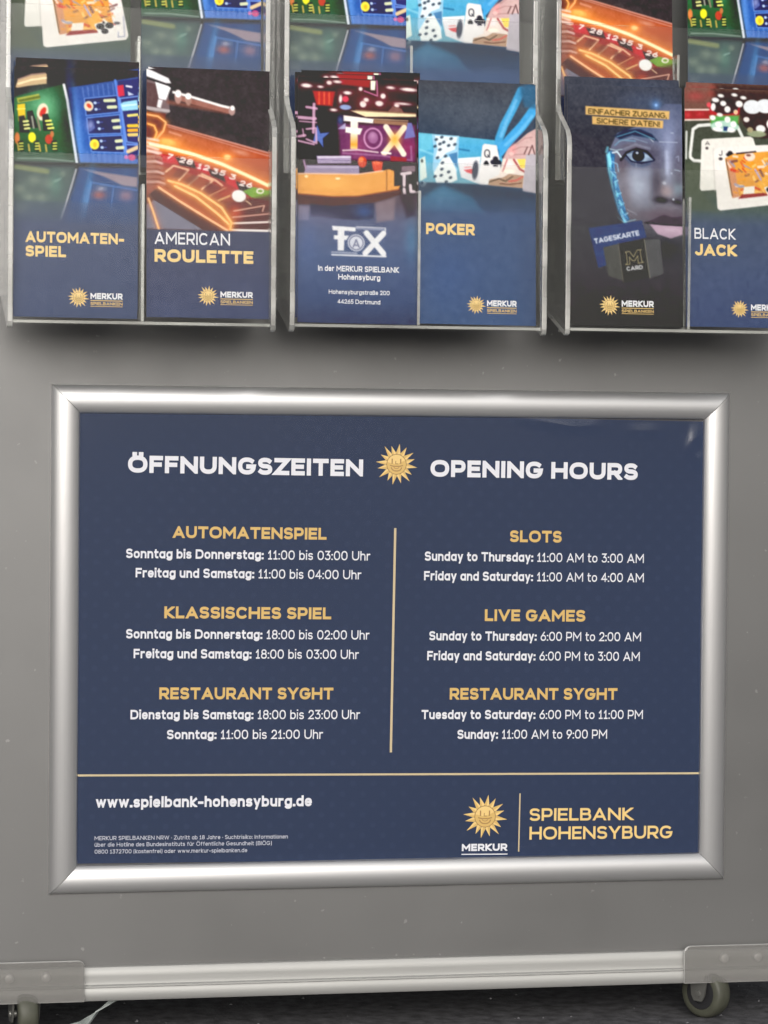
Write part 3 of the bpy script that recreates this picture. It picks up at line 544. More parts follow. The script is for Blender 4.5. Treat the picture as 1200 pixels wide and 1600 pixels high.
def art_roulette():
    a = Art((228, 106, 418, 497), (71, 66, 67))
    OR, HL = (255, 170, 90), (255, 236, 190)
    a.grad([(190, (110, 72, 64)), (235, (176, 92, 66)), (290, (150, 84, 70)), (358, (92, 66, 62))], [(226, 178), (258, 193), (420, 235), (420, 360), (226, 360)])
    a.line([(258, 193), (418, 233)], 2.4, (196, 140, 128)); a.line([(262, 197), (418, 238)], 1.6, (200, 150, 140), .8)
    a.blob(300, 215, 60, 9, (196, 110, 76), .6, .25); a.line([(264, 205), (281, 210)], 3, (206, 150, 130), .8, 3); a.blob(375, 234, 14, 4, (200, 150, 130), .7, .25)
    a.blob(262, 222, 22, 10, OR, .9, .1); a.ell(260, 221, 11, 5, (255, 200, 120), 1, .15, 4); a.blob(353, 243, 12, 8, OR, .8); a.ell(354, 242, 5, 4, (255, 210, 150), 1, 0, 3)
    a.poly([(228, 231), (262, 236), (300, 247), (345, 261), (418, 288), (418, 318), (375, 300), (330, 283), (290, 268), (248, 258)], (150, 62, 62), 1, 2)
    a.glow([(234, 225), (262, 230), (300, 239), (345, 253), (385, 270), (420, 286)], 5.5, HL, (255, 160, 80), 11)
    for P, c in (([(272, 244), (302, 250), (306, 262), (280, 257)], (70, 52, 56)), ([(322, 260), (352, 270), (352, 282), (328, 272)], (70, 52, 56)), ([(366, 279), (394, 289), (392, 304), (372, 294)], (64, 54, 56)), ([(378, 295), (395, 288), (420, 293), (420, 310), (392, 305)], (122, 166, 74)), ([(250, 240), (272, 244), (278, 256), (254, 253)], (196, 56, 70)), ([(302, 251), (322, 259), (328, 272), (306, 263)], (190, 58, 68)), ([(348, 270), (366, 278), (372, 293), (352, 283)], (196, 56, 70))):
        a.poly(P, c, .92, 2)
    for s_, x, y, w2 in (('7', 258, 247, 9), ('28', 277, 252, 22), ('12', 305, 261, 20), ('35', 328, 268, 22), ('3', 355, 276, 11), ('26', 371, 286, 21), ('0', 397, 297, 13)):
        a.text(s_, x, y, 9, w2, (238, 226, 222), .24, .2, .25)
    for P in ([(258, 268), (270, 258), (293, 264), (278, 281)], [(293, 288), (310, 272), (331, 280), (314, 294)], [(314, 270), (335, 279), (346, 287)]):
        a.line(P, 3, (236, 196, 160), .9, 2)
    a.poly([(276, 262), (292, 266), (280, 278), (268, 275)], (120, 74, 66), .7, 3); a.poly([(300, 272), (310, 274), (296, 288), (284, 283)], (120, 74, 66), .7, 3); a.poly([(322, 282), (344, 290), (352, 296), (326, 303), (316, 296)], (112, 62, 60), .7, 3)
    a.blob(352, 300, 14, 10, (200, 80, 66), .5); a.line([(326, 304), (352, 290)], 2, (216, 160, 120), .7); a.line([(340, 311), (358, 303)], 2.6, (226, 190, 130), .8)
    for k in range(7):
        y = 236+k*8; a.line([(228, y+1), (240+k, y), (250+k, y+3)], 3.6, (226, 206, 200) if k % 2 == 0 else (168, 120, 106), .8, 3); a.line([(228, y+4.5), (246+k, y+4.5)], 1.6, (104, 66, 60), .8, 2)
    a.poly([(226, 226), (240, 230), (243, 300), (226, 304)], (150, 110, 100), .35, 8)
    a.poly([(352, 315), (420, 300), (420, 360), (355, 360)], (92, 56, 58), .8, 6); a.blob(366, 330, 12, 14, (210, 90, 60), .7)
    for P, c, w2 in (([(364, 327), (388, 322), (412, 317), (409, 326)], (214, 170, 150), 2), ([(362, 337), (418, 330)], (206, 160, 146), 2.2), ([(362, 346.5), (418, 343)], (236, 226, 222), 3), ([(355, 357), (418, 357)], (238, 234, 232), 3.4)): a.line(P, w2, c, 1, 1.6)
    a.ell(372, 303, 11, 9.5, (232, 230, 228), 1, .1, 2); a.blob(368, 299, 5, 4, (255, 255, 252), .8); a.line([(383, 310), (391, 316)], 2, (200, 170, 140))
    a.poly([(228, 308), (246, 292), (356, 358), (228, 358)], (86, 66, 66)); a.poly([(246, 294), (270, 287), (300, 296), (340, 318), (358, 338), (360, 356), (352, 358)], (142, 82, 62)); a.blob(300, 318, 50, 9, (160, 84, 60), .8, .53)
    a.poly([(240, 313), (316, 358), (228, 358), (228, 320)], (124, 122, 138)); a.poly([(240, 311), (246, 300), (353, 358), (316, 358)], (88, 62, 56))
    for P in ([(262, 282), (282, 287), (312, 300), (345, 322), (360, 345), (358, 356)], [(272, 290), (305, 306), (340, 333), (356, 348)]): a.glow(P, 2.6, (255, 214, 150), OR, 5)
    a.glow([(247, 293), (280, 314), (320, 338), (354, 358)], 2.6, (255, 206, 160), (236, 140, 90), 4); a.glow([(231, 311), (238, 330), (247, 358)], 2.8, (255, 200, 140), (200, 120, 90), 4)
    a.poly([(228, 120), (260, 128), (264, 172), (256, 180), (228, 170)], (120, 104, 106)); a.poly([(228, 127), (243, 130), (247, 152), (244, 168), (228, 164)], (98, 78, 78)); a.poly([(241, 125), (266, 134), (260, 150), (258, 155), (247, 153)], (232, 232, 236)); a.poly([(246, 154), (253, 155), (250, 168), (244, 166)], (225, 222, 225))
    a.poly([(224, 105), (232, 107), (262, 120), (266, 128), (258, 128), (228, 118)], (226, 226, 230)); a.line([(228, 121), (262, 131), (272, 138)], 2.6, (52, 48, 50)); a.line([(228, 168), (262, 172)], 5, (176, 168, 170))
    a.line([(262, 158), (300, 163), (352, 170)], 6, (132, 88, 78), .8, 5); a.line([(276, 150), (300, 156), (345, 166), (360, 170)], 8, (150, 104, 94)); a.line([(270, 142), (300, 149), (345, 161), (360, 164)], 4, (232, 228, 228))
    a.ell(277, 149, 5.5, 11, (170, 134, 126)); a.ell(277, 144, 5, 6, (234, 230, 230)); a.ell(293, 152, 5, 10, (164, 130, 120)); a.ell(293, 147.5, 5, 5, (236, 234, 234)); a.ell(361, 168, 5, 7.5, (170, 140, 136)); a.ell(362, 164, 3.5, 4, (236, 234, 234))
    a.poly([(228, 174), (258, 176), (254, 200), (240, 214), (228, 218)], (112, 70, 60)); a.glow([(228, 178), (246, 181), (258, 190), (254, 204), (244, 216)], 2.2, (240, 190, 130), (226, 130, 70), 3.5); a.glow([(230, 193), (240, 196), (244, 206), (240, 218)], 2.2, (246, 190, 110), (226, 130, 70), 3)
    for k in range(4): a.line([(228, 216+k*6), (246, 219+k*7)], 3.4, (236, 216, 206), .8, 3)
    a.grad([(358, (78, 81, 102)), (497, (76, 82, 108))], [(220, 359), (420, 359), (420, 500), (220, 500)]); a.noise(2.5, 8)
    return a
def art_bar():
    a = Art((464.5, 117, 654.5, 506), (62, 46, 53))
    a.blob(570, 150, 70, 30, (92, 46, 56), .7); a.blob(500, 200, 30, 50, (46, 40, 46), .8)
    a.poly([(530, 118), (580, 118), (578, 130), (534, 127)], (152, 48, 60), 1, 3); a.poly([(488, 139), (523, 139), (519, 162), (494, 161)], (172, 62, 56), 1, 3)
    for x in (498, 506, 514): a.line([(x, 141), (x, 159)], 3, (216, 100, 80), .8, 2)
    for x, y, rx, ry in ((478, 131, 8, 3), (514, 125, 4, 3), (543, 140, 6, 2.5), (568, 157, 5, 5), (573, 150, 4, 3), (594, 155, 6, 4), (600, 143, 4, 4), (521, 168, 5, 2), (612, 129, 6, 2), (641, 131, 12, 2.6), (532, 150, 2.5, 6), (622, 157, 4, 3), (527, 123, 6, 2), (564, 133, 3, 3), (500, 132, 4, 1.6), (632, 154, 10, 1.5)):
        a.blob(x, y, rx*2, ry*2.2, (180, 110, 110), .35); a.ell(x, y, rx, ry, (240, 226, 222), .95, .05, 2)
    a.ell(540, 150, 5, 5, (206, 80, 96)); a.ell(540, 163, 9, 4, (140, 156, 196)); a.poly([(580, 119), (588, 119), (587, 134), (580, 134)], (236, 236, 214)); a.line([(570, 136), (591, 143), (590, 119)], 2, (190, 120, 150))
    a.poly([(608, 167), (616, 158), (630, 162), (634, 170)], (130, 96, 90)); a.poly([(548, 168), (653, 170), (653, 174), (572, 177)], (232, 216, 176)); a.line([(556, 167), (652, 169)], 1.5, (150, 120, 96))
    a.poly([(528, 190), (652, 188), (652, 246), (532, 246)], (116, 70, 104), .9, 6); a.blob(560, 225, 14, 20, (160, 84, 120), .6); a.blob(640, 225, 14, 16, (150, 64, 96), .7)
    a.poly([(585, 181), (640, 183), (640, 189), (585, 187)], (150, 116, 96)); a.line([(585, 180), (640, 181)], 1.2, (216, 190, 150))
    a.poly([(537, 176), (585, 180), (584, 187), (537, 185)], (236, 232, 226)); a.grad([(180, (238, 234, 230)), (205, (236, 220, 196)), (222, (232, 160, 70)), (230, (240, 210, 150))], [(548, 183), (560, 184), (559, 229), (548, 229)]); a.poly([(540, 194), (567, 196), (563, 206), (540, 203)], (236, 230, 224))
    a.line(arc(584, 211, 14, 16, 0, 360, 30, e=2), 2.6, (196, 140, 180)); a.ell(584, 210, 8, 9, (150, 100, 140)); a.blob(583, 207, 5, 6, (186, 140, 176), .8)
    a.line([(605, 192), (633, 234)], 9, (236, 222, 206)); a.line([(634, 192), (602, 234)], 9, (234, 214, 186)); a.blob(619, 212, 9, 12, (236, 168, 70), .85); a.line([(536, 232), (560, 230), (592, 233)], 2.2, (216, 190, 200)); a.line([(598, 233), (612, 234)], 3, (240, 230, 226))
    a.poly([(495, 192), (500, 206), (515, 204), (504, 214), (505, 229), (497, 218), (488, 222)], (92, 112, 176)); a.poly([(528, 198), (540, 188), (540, 198)], (176, 166, 200)); a.poly([(640, 184), (646, 184), (652, 206), (634, 210)], (116, 116, 172)); a.blob(532, 184, 5, 8, (84, 100, 150), .8)
    for P, w2 in (([(478, 165), (494, 167)], 4), ([(490, 160), (489, 205)], 4.5), ([(465, 182), (492, 183)], 5), ([(467, 188), (494, 189)], 2), ([(478, 200), (493, 198), (494, 222), (478, 216)], 3), ([(466, 212), (476, 210)], 4), ([(465, 219), (490, 224)], 3), ([(472, 200), (474, 212)], 2)): a.line(P, w2, (206, 166, 192), .85)
    a.poly([(465, 226), (500, 228), (510, 244), (465, 250)], (46, 40, 50)); a.line([(536, 236), (600, 238), (646, 244), (645, 222)], 3, (160, 110, 150), .7); a.poly([(612, 238), (638, 240), (638, 246), (612, 246)], (150, 60, 70))
    a.poly([(494, 242), (549, 240), (549, 252), (496, 254)], (160, 146, 176)); a.line([(497, 244), (547, 242)], 3, (206, 196, 214)); a.poly([(478, 257), (562, 255), (562, 270), (474, 271)], (150, 138, 168)); a.line([(480, 260), (560, 258)], 2, (186, 176, 200)); a.line([(474, 250), (477, 262)], 3, (170, 140, 170))
    a.ell(567, 249, 7, 9, (196, 84, 66)); a.ell(565, 246, 4, 4, (226, 130, 90)); a.poly([(582, 248), (600, 248), (598, 262), (588, 266), (584, 260)], (206, 84, 60)); a.ell(590, 250, 6, 3, (226, 110, 80))
    a.poly([(622, 248), (655, 250), (655, 340), (618, 330), (618, 258)], (58, 44, 52)); a.poly([(630, 254), (652, 252), (652, 262), (630, 262)], (150, 130, 140), .8)
    for P in ([(630, 266), (644, 264)], [(634, 266), (634, 284)], [(634, 290), (635, 300)], [(644, 284), (645, 294), (650, 294)]): a.line(P, 5, (214, 200, 206))
    a.poly([(464, 272), (520, 270), (560, 269), (600, 262), (610, 259), (618, 262), (618, 286), (628, 285), (624, 292), (560, 304), (520, 306), (464, 303)], (226, 160, 88)); a.blob(515, 285, 40, 12, (238, 176, 98), .8); a.line([(606, 262), (606, 293)], 1.6, (160, 100, 60)); a.line([(464, 271), (560, 269), (600, 262)], 2, (240, 196, 170))
    a.ell(478, 275, 3, 2, (250, 226, 180)); a.ell(528, 277, 4, 2, (250, 226, 180)); a.poly([(464, 303), (520, 306), (560, 304), (628, 291), (631, 298), (585, 314), (520, 321), (464, 320)], (92, 66, 62)); a.line([(464, 303), (520, 306), (560, 304), (626, 291)], 2, (150, 86, 60))
    a.grad([(310, (96, 84, 94)), (345, (94, 100, 128)), (400, (82, 96, 130)), (470, (72, 84, 116)), (506, (66, 72, 98))], [(464, 319), (520, 321), (585, 314), (631, 298), (656, 300), (656, 508), (464, 508)])
    a.poly([(484, 318), (520, 321), (586, 314), (585, 338), (560, 342), (486, 338)], (62, 60, 78), .9, 4); a.blob(570, 328, 14, 10, (70, 96, 150), .7); a.poly([(466, 322), (483, 322), (482, 345), (466, 345)], (150, 140, 160), .6, 4); a.poly([(588, 314), (620, 304), (618, 340), (590, 345)], (150, 130, 136), .6, 5)
    a.poly([(626, 298), (652, 296), (652, 332), (638, 336)], (62, 48, 58), .7, 5); a.blob(646, 370, 10, 30, (84, 130, 166), .5); a.blob(480, 380, 16, 40, (90, 106, 150), .5); a.blob(500, 340, 30, 10, (110, 110, 140), .5)
    a.poly([(519, 352), (557, 353.5), (556, 360), (520, 359)], W_); a.poly([(528, 353), (539, 353), (538, 391), (528, 391)], W_); a.poly([(522, 367), (546, 367), (542, 374), (522, 373.5)], W_)
    a.ell(557.5, 378, 13.5, 13.5, (206, 208, 220)); a.line(arc(557.5, 378, 11, 11, 0, 360, 30, e=2), 1.4, (96, 100, 130)); a.text('A', 552, 386, 14, 11, (120, 124, 150), .16)
    a.line([(574, 362), (601, 394)], 9, W_); a.line([(601, 362), (572, 394)], 9, W_); a.poly([(567, 361), (577, 361), (574, 364)], W_)
    a.line([(558, 354.5), (604, 355.5)], 3.6, (140, 146, 170)); a.line([(558, 352.5), (604, 353)], 1.2, (216, 216, 224)); a.line([(604, 354), (604, 360)], 1.4, W_); a.line([(519, 394), (558, 394.5)], 3, (150, 156, 178)); a.line([(519, 398), (605, 398.5)], 2.4, W_)
    a.noise(2.0, 7)
    return a
def art_poker():
    a = Art((653.5, 121, 843.5, 508), (77, 82, 92))
    a.grad([(121, (80, 82, 88)), (160, (82, 88, 98)), (206, (70, 78, 92)), (285, (70, 84, 104)), (330, (78, 92, 122)), (400, (72, 88, 124)), (508, (72, 84, 118))])
    a.blob(740, 180, 50, 30, (94, 100, 110), .5)
    a.grad([(203, (104, 178, 206)), (225, (86, 164, 206)), (245, (96, 168, 200)), (285, (120, 164, 180))], [(652, 205), (780, 213), (790, 245), (762, 284), (652, 284)])
    a.poly([(655, 207), (676, 207), (676, 230), (655, 236)], (120, 196, 216), .7, 4); a.line([(718, 229), (735, 231)], 3, (60, 110, 150), .8, 2); a.line([(656, 232), (680, 240)], 3, (150, 210, 226), .7, 3)
    a.poly([(716, 247), (753, 243), (752, 284), (722, 274)], (216, 216, 220)); a.poly([(726, 262), (744, 259), (740, 268), (732, 266)], (206, 100, 104)); a.line([(728, 258), (738, 257)], 2, (214, 150, 150)); a.poly([(716, 244), (754, 240), (753, 246), (718, 250)], (226, 232, 236))
    a.poly([(675, 207), (719, 208), (718, 232), (716, 264), (712, 280), (684, 284), (676, 262), (678, 232)], (150, 196, 222))
    a.poly([(680, 209), (716, 210), (712, 230), (698, 236), (690, 246), (680, 246), (684, 230)], (216, 226, 232)); a.poly([(692, 244), (704, 242), (714, 262), (716, 278), (706, 283), (682, 284), (678, 268)], (222, 228, 228)); a.poly([(702, 238), (716, 234), (716, 260), (706, 246)], (84, 128, 170))
    for x, y in ((691, 211), (682, 215), (694, 219), (688, 222), (706, 213), (702, 224), (688, 231), (680, 226), (684, 244), (697, 241), (692, 252), (691, 262), (680, 274), (705, 275), (690, 272), (698, 282), (712, 222), (702, 266)):
        a.ell(x, y, 3.0, 2.2, (70, 82, 96), .95, -.5, 1.5)
    a.poly([(655, 247), (664, 242), (667, 276), (656, 282)], (206, 220, 214)); a.ell(659, 250, 2, 3, (90, 96, 96)); a.ell(661, 287, 5, 5, (160, 180, 190), .9); a.ell(659, 285, 2.4, 2.4, (60, 80, 100))
    a.ell(745, 262, 5, 15, (76, 80, 92), .95, .1, 2)
    a.poly([(812, 216), (830, 200), (844, 192), (844, 240), (790, 243), (798, 226)], (200, 168, 166)); a.blob(836, 225, 10, 14, (214, 190, 188), .7); a.blob(806, 226, 6, 10, (232, 150, 150), .6); a.line([(812, 218), (826, 208), (838, 206)], 1.6, (170, 130, 130), .7); a.line([(806, 228), (820, 222), (836, 222)], 1.6, (172, 132, 132), .7); a.line([(800, 236), (818, 234), (834, 234)], 1.4, (166, 126, 128), .7); a.ell(804, 234, 4, 3, (226, 190, 186), .8); a.poly([(800, 212), (814, 190), (822, 178), (822, 200), (812, 214)], (92, 80, 104), .9, 3)
    a.line([(820, 132), (806, 162), (792, 188), (784, 210), (781, 234)], 13, (84, 158, 206), 1, 2); a.line([(812, 148), (797, 180), (787, 206)], 4, (126, 190, 228), .8, 4); a.line([(842, 160), (822, 188), (800, 212), (784, 232)], 15, (82, 160, 214), 1, 2); a.line([(838, 172), (816, 200), (794, 220)], 4, (122, 190, 232), .8, 4)
    a.blob(832, 138, 15, 15, (66, 98, 128), .95); a.poly([(818, 126), (834, 121), (844, 124), (844, 160), (826, 158)], (72, 104, 132), .85, 5); a.ell(780, 232, 4, 6, (50, 90, 130), .7)
    a.poly([(757, 222), (760, 219), (780, 221), (784, 240), (790, 284), (752, 285), (751, 270)], (224, 222, 222)); a.text('Q', 760, 241, 13, 9, (60, 62, 70), .12); a.ell(763, 249, 3, 3, (50, 52, 60)); a.ell(761, 251, 2.4, 2.4, (50, 52, 60)); a.ell(765, 251, 2.4, 2.4, (50, 52, 60))
    a.ell(778, 243, 4.5, 4.5, (62, 58, 70)); a.ell(774, 248, 4.5, 4, (62, 58, 70)); a.ell(783, 248, 4.5, 4, (62, 58, 70)); a.poly([(776, 247), (780, 247), (782, 255), (774, 255)], (62, 58, 70))
    a.poly([(790, 242), (830, 241), (828, 288), (766, 285), (768, 276), (784, 268)], (226, 214, 206)); a.poly([(768, 276), (790, 272), (800, 266), (824, 268), (822, 288), (766, 285)], (176, 146, 124)); a.poly([(813, 242), (828, 241), (827, 256), (819, 256)], (230, 206, 104)); a.line([(808, 243), (818, 258), (826, 262)], 3.5, (170, 96, 96)); a.line([(768, 280), (784, 274), (794, 278), (806, 270)], 2, (96, 82, 70)); a.line([(800, 278), (812, 276), (822, 270)], 3, (200, 110, 100)); a.line([(786, 282), (800, 283), (820, 280)], 2, (120, 86, 74)); a.ell(800, 250, 6, 5, (232, 222, 222)); a.line([(797, 243), (790, 262)], 2.4, (196, 130, 130)); a.ell(800, 262, 9, 3, (246, 236, 220))
    a.poly([(828, 234), (844, 232), (844, 296), (822, 293)], (178, 172, 180)); a.line([(832, 234), (838, 219), (842, 233)], 2, (110, 80, 80)); a.line([(825, 233), (830, 222)], 2, (120, 90, 90))
    a.poly([(652, 285), (752, 285), (822, 293), (844, 297), (844, 330), (652, 330)], (62, 70, 84), .75, 8); a.poly([(692, 287), (740, 306), (760, 330), (652, 330), (655, 312)], (78, 120, 152), .75, 8); a.blob(690, 315, 30, 20, (88, 128, 160), .5)
    a.put(np.clip((a.Y-300)/45, 0, 1), (76, 92, 124)); a.blob(700, 430, 50, 60, (74, 94, 136), .6); a.put(np.clip((a.X-800)/60, 0, 1)*np.clip((a.Y-320)/40, 0, 1)*.5, (78, 84, 104)); a.noise(2.0, 8)
    return a
def art_card():
    a = Art((878, 124, 1068, 509), (74, 74, 80))
    a.grad([(124, (78, 80, 88)), (200, (70, 70, 76)), (330, (74, 74, 78)), (420, (70, 68, 72)), (509, (66, 60, 64))]); a.blob(1010, 150, 50, 20, (84, 92, 112), .7)
    a.ell(1025, 153, 2.4, 2.4, (200, 226, 250)); a.blob(1025, 153, 8, 8, (110, 150, 210), .7); a.ell(1057, 154, 2, 2, (150, 160, 190)); a.ell(1055, 167, 2, 2, (140, 180, 230)); a.blob(1056, 172, 5, 4, (90, 140, 210), .8)
    F = [(1040, 150), (1000, 186), (960, 200), (950, 222), (944, 240), (948, 265), (955, 290), (962, 318), (970, 345), (990, 356), (1030, 372), (1070, 376), (1070, 150)]
    a.grad([(150, (92, 98, 120)), (200, (104, 112, 138)), (240, (108, 110, 128)), (290, (120, 122, 138)), (330, (106, 102, 112)), (375, (70, 70, 76))], F)
    a.blob(1046, 205, 15, 34, (130, 138, 168), .85); a.blob(990, 284, 22, 22, (158, 166, 186), .85); a.blob(1000, 262, 30, 8, (140, 150, 174), .5); a.blob(1008, 310, 22, 14, (132, 134, 150), .6)
    a.blob(990, 222, 22, 8, (110, 98, 104), .7); a.blob(968, 255, 10, 22, (96, 84, 90), .7); a.blob(1022, 228, 12, 12, (96, 92, 106), .5); a.blob(1028, 285, 10, 24, (92, 86, 98), .8); a.blob(1062, 240, 8, 50, (96, 92, 106), .6)
    a.line([(1042, 228), (1043, 262)], 5, (176, 186, 212), .7, 5); a.blob(1041, 290, 11, 10, (146, 130, 134), .8); a.blob(1062, 288, 8, 9, (150, 176, 190), .85); a.blob(1032, 304, 12, 5, (56, 50, 58), .9); a.blob(1056, 306, 12, 4, (62, 54, 62), .8); a.blob(1038, 278, 4, 3, (206, 212, 226), .8)
    a.poly([(958, 205), (975, 196), (998, 195), (1014, 201), (1024, 210), (1008, 206), (985, 203), (966, 210)], (62, 78, 98), .9, 3); a.line([(966, 204), (990, 198), (1018, 208)], 1.6, (130, 170, 196), .7); a.line([(956, 220), (966, 211), (990, 212)], 2, (110, 150, 176), .8); a.line([(1012, 205), (1020, 212)], 1.6, (180, 190, 200), .8); a.line([(962, 214), (985, 207), (1010, 214)], 1.3, (150, 170, 190), .6)
    a.line([(968, 240), (978, 230), (992, 225), (1008, 229), (1018, 240)], 3, (44, 40, 50), .95, 2); a.line([(974, 227), (990, 219), (1010, 223)], 2, (150, 156, 176), .5, 3)
    a.poly([(977, 233), (985, 229), (995, 227), (1007, 232), (1017, 241), (1005, 243), (990, 244), (981, 240)], (176, 204, 226)); a.ell(994.5, 235, 9, 8.5, (42, 48, 64)); a.ell(994, 234, 4, 4, (24, 26, 36)); a.ell(993, 231, 2.2, 1.8, (160, 170, 186)); a.line([(977, 236), (984, 243), (1000, 246), (1018, 241)], 2, (56, 62, 82)); a.line([(975, 240), (986, 250), (1002, 252), (1014, 247)], 4, (78, 96, 124), .7, 4); a.line([(991, 246), (991.5, 254)], 1.2, (170, 180, 200), .7)
    a.blob(994, 236, 30, 17, (70, 66, 78), .55); a.blob(1000, 232, 16, 5, (60, 56, 68), .5)
    a.line([(966, 243), (976, 231), (992, 224.5), (1009, 228.5), (1021, 241)], 3.6, (36, 33, 42), .95, 2); a.line([(970, 226), (990, 217), (1014, 223)], 2.6, (140, 148, 170), .6, 3)
    a.poly([(975, 234), (984, 228.5), (995, 226), (1008, 231), (1020, 242), (1006, 244), (990, 245.5), (980, 241)], (156, 176, 198)); a.blob(980, 238, 6, 5, (100, 112, 136), .6); a.blob(1014, 241, 6, 4, (100, 112, 136), .6); a.line([(978, 232), (994, 227.5), (1010, 232)], 2.4, (70, 78, 98), .7, 2); a.ell(995, 235.5, 10.5, 9.5, (40, 46, 62)); a.ell(994.5, 235, 5, 5, (20, 22, 32)); a.ell(993, 231, 2.4, 2, (176, 184, 198)); a.line([(975, 236), (983, 244.5), (1000, 247.5), (1021, 242.5)], 2.2, (48, 52, 70))
    a.poly([(955, 205), (972, 194), (998, 192), (1018, 200), (1028, 211), (1008, 205), (985, 202), (964, 210)], (48, 58, 76), .85, 3); a.line([(960, 206), (990, 196), (1022, 208)], 1.4, (120, 162, 190), .8)
    a.blob(992, 282, 20, 22, (172, 178, 198), .7); a.blob(972, 300, 12, 30, (112, 100, 108), .6); a.blob(1024, 275, 8, 30, (78, 72, 84), .7); a.blob(1045, 250, 6, 40, (172, 180, 206), .55); a.blob(1064, 300, 8, 30, (80, 76, 88), .5); a.blob(1034, 306, 10, 4.5, (36, 32, 38), .95); a.blob(1060, 309, 8, 4, (44, 38, 46), .9); a.blob(1042, 292, 9, 8, (160, 144, 148), .7); a.blob(1048, 318, 20, 6, (126, 118, 130), .6)
    a.poly([(941, 236), (950, 228), (956, 236), (954, 258), (962, 288), (970, 316), (980, 338), (972, 346), (960, 326), (950, 290), (943, 262)], (58, 104, 150), .95, 2.5)
    for P, c, w2 in (([(946, 234), (945, 256), (952, 288)], (120, 206, 232), 3.4), ([(952, 288), (962, 322), (973, 344)], (104, 176, 222), 3), ([(953, 240), (955, 262), (963, 292), (972, 322)], (84, 140, 190), 2.2), ([(949, 262), (957, 264)], (176, 226, 240), 2), ([(953, 280), (961, 276)], (150, 206, 232), 2), ([(957, 300), (966, 296)], (150, 214, 236), 1.6), ([(962, 318), (971, 312)], (130, 190, 220), 1.6), ([(967, 334), (977, 328)], (170, 214, 232), 1.8), ([(951, 246), (960, 250), (962, 262)], (140, 180, 210), 1.5)): a.line(P, w2, c, .95, 1.6)
    for k in range(34):
        t_ = k/33.0; x = np.interp(t_, [0, .2, .45, .7, 1], [944, 946, 955, 963, 973]); y = 224+t_*120
        a.line([(x+rng.normal(0, 1.5), y), (x+rng.normal(0, 3)+2, y+7)], rng.uniform(1.5, 4), ((120, 206, 232), (92, 150, 206), (70, 110, 160), (150, 216, 236))[k % 4], .85, 2)
    a.poly([(942, 236), (948, 230), (951, 250), (946, 258)], (136, 214, 234), .9, 2); a.line([(952, 232), (960, 230), (966, 238)], 2.4, (196, 216, 230)); a.line([(948, 226), (958, 228), (968, 226)], 1.5, (170, 196, 206), .8); a.line([(960, 335), (970, 343), (990, 338)], 1.4, (150, 190, 206), .8); a.line([(976, 322), (992, 330)], 1.2, (170, 180, 196), .6); a.line([(965, 326), (974, 340)], 2, (120, 170, 200), .8)
    a.poly([(878, 200), (946, 215), (942, 238), (947, 262), (955, 292), (962, 320), (968, 346), (878, 346)], (72, 70, 76), .55, 6)
    a.blob(1036, 330, 36, 9, (98, 84, 96), .8); a.poly([(1003, 342), (1022, 336), (1036, 329), (1050, 333), (1068, 331), (1068, 346), (1030, 345)], (74, 60, 74), .98, 2); a.poly([(1012, 343), (1040, 346), (1068, 346), (1068, 360), (1048, 367), (1026, 360)], (186, 160, 180), .98, 2.5); a.line([(1006, 343), (1035, 345), (1068, 346)], 2.4, (52, 44, 56)); a.blob(1048, 354, 14, 4, (196, 176, 194), .6)
    a.blob(1040, 385, 36, 16, (56, 54, 60), .8); a.line([(1030, 212), (1060, 212)], 1.2, (170, 180, 200), .8); a.line([(1056, 256), (1064, 258)], 2, (160, 176, 196), .7); a.line([(1058, 236), (1062, 234), (1062, 242)], 1.5, (150, 160, 186), .7); a.line([(1050, 197), (1053, 197)], 2, (170, 180, 200), .7); a.ell(1053, 304, 1.6, 1.6, (200, 210, 225)); a.ell(1050, 262, 1.2, 1.2, (190, 200, 220))
    a.poly([(912, 354), (1000, 339), (1008, 366), (936, 384), (942, 412), (928, 417)], (64, 76, 114)); a.text('TAGESKARTE', 922, 379, 8.5, 76, (206, 212, 226), .24, -.21)
    a.poly([(936, 384), (960, 378), (970, 436), (944, 430)], (86, 86, 84)); a.poly([(962, 377), (1004, 370), (1013, 430), (968, 440)], (54, 54, 54)); a.poly([(1005, 370), (1030, 368), (1036, 424), (1014, 431)], (88, 88, 90)); a.line([(961, 377), (969, 438)], 1.2, (120, 116, 104)); a.line([(1004, 370), (1013, 431)], 1.4, (134, 132, 118))
    a.line([(973, 410), (976, 409), (974, 391), (972, 391), (979, 389), (986, 398), (992, 387), (999, 386), (997, 388), (1000, 406), (1003, 406), (994, 408), (993, 396), (988, 404), (984, 404), (979, 398), (980, 410), (973, 411)], 1.5, (150, 140, 112)); a.text('CARD', 975, 421, 7, 27, (196, 196, 200), .26, -.14)
    a.poly([(908, 158.5), (1047.5, 162), (1046.5, 175), (908, 172)], (206, 170, 112)); a.poly([(919, 174.5), (1037, 177.5), (1036, 190), (919, 187)], (206, 170, 112))
    a.text('EINFACHER ZUGANG,', 912, 170.5, 8.6, 131, (78, 70, 52), .17, .024); a.text('SICHERE DATEN!', 926, 185.5, 8.6, 105, (78, 70, 52), .17, .024)
    a.put(np.clip((a.Y-440)/40, 0, 1)*.7, (64, 60, 63)); a.noise(2.2, 7)
    return a
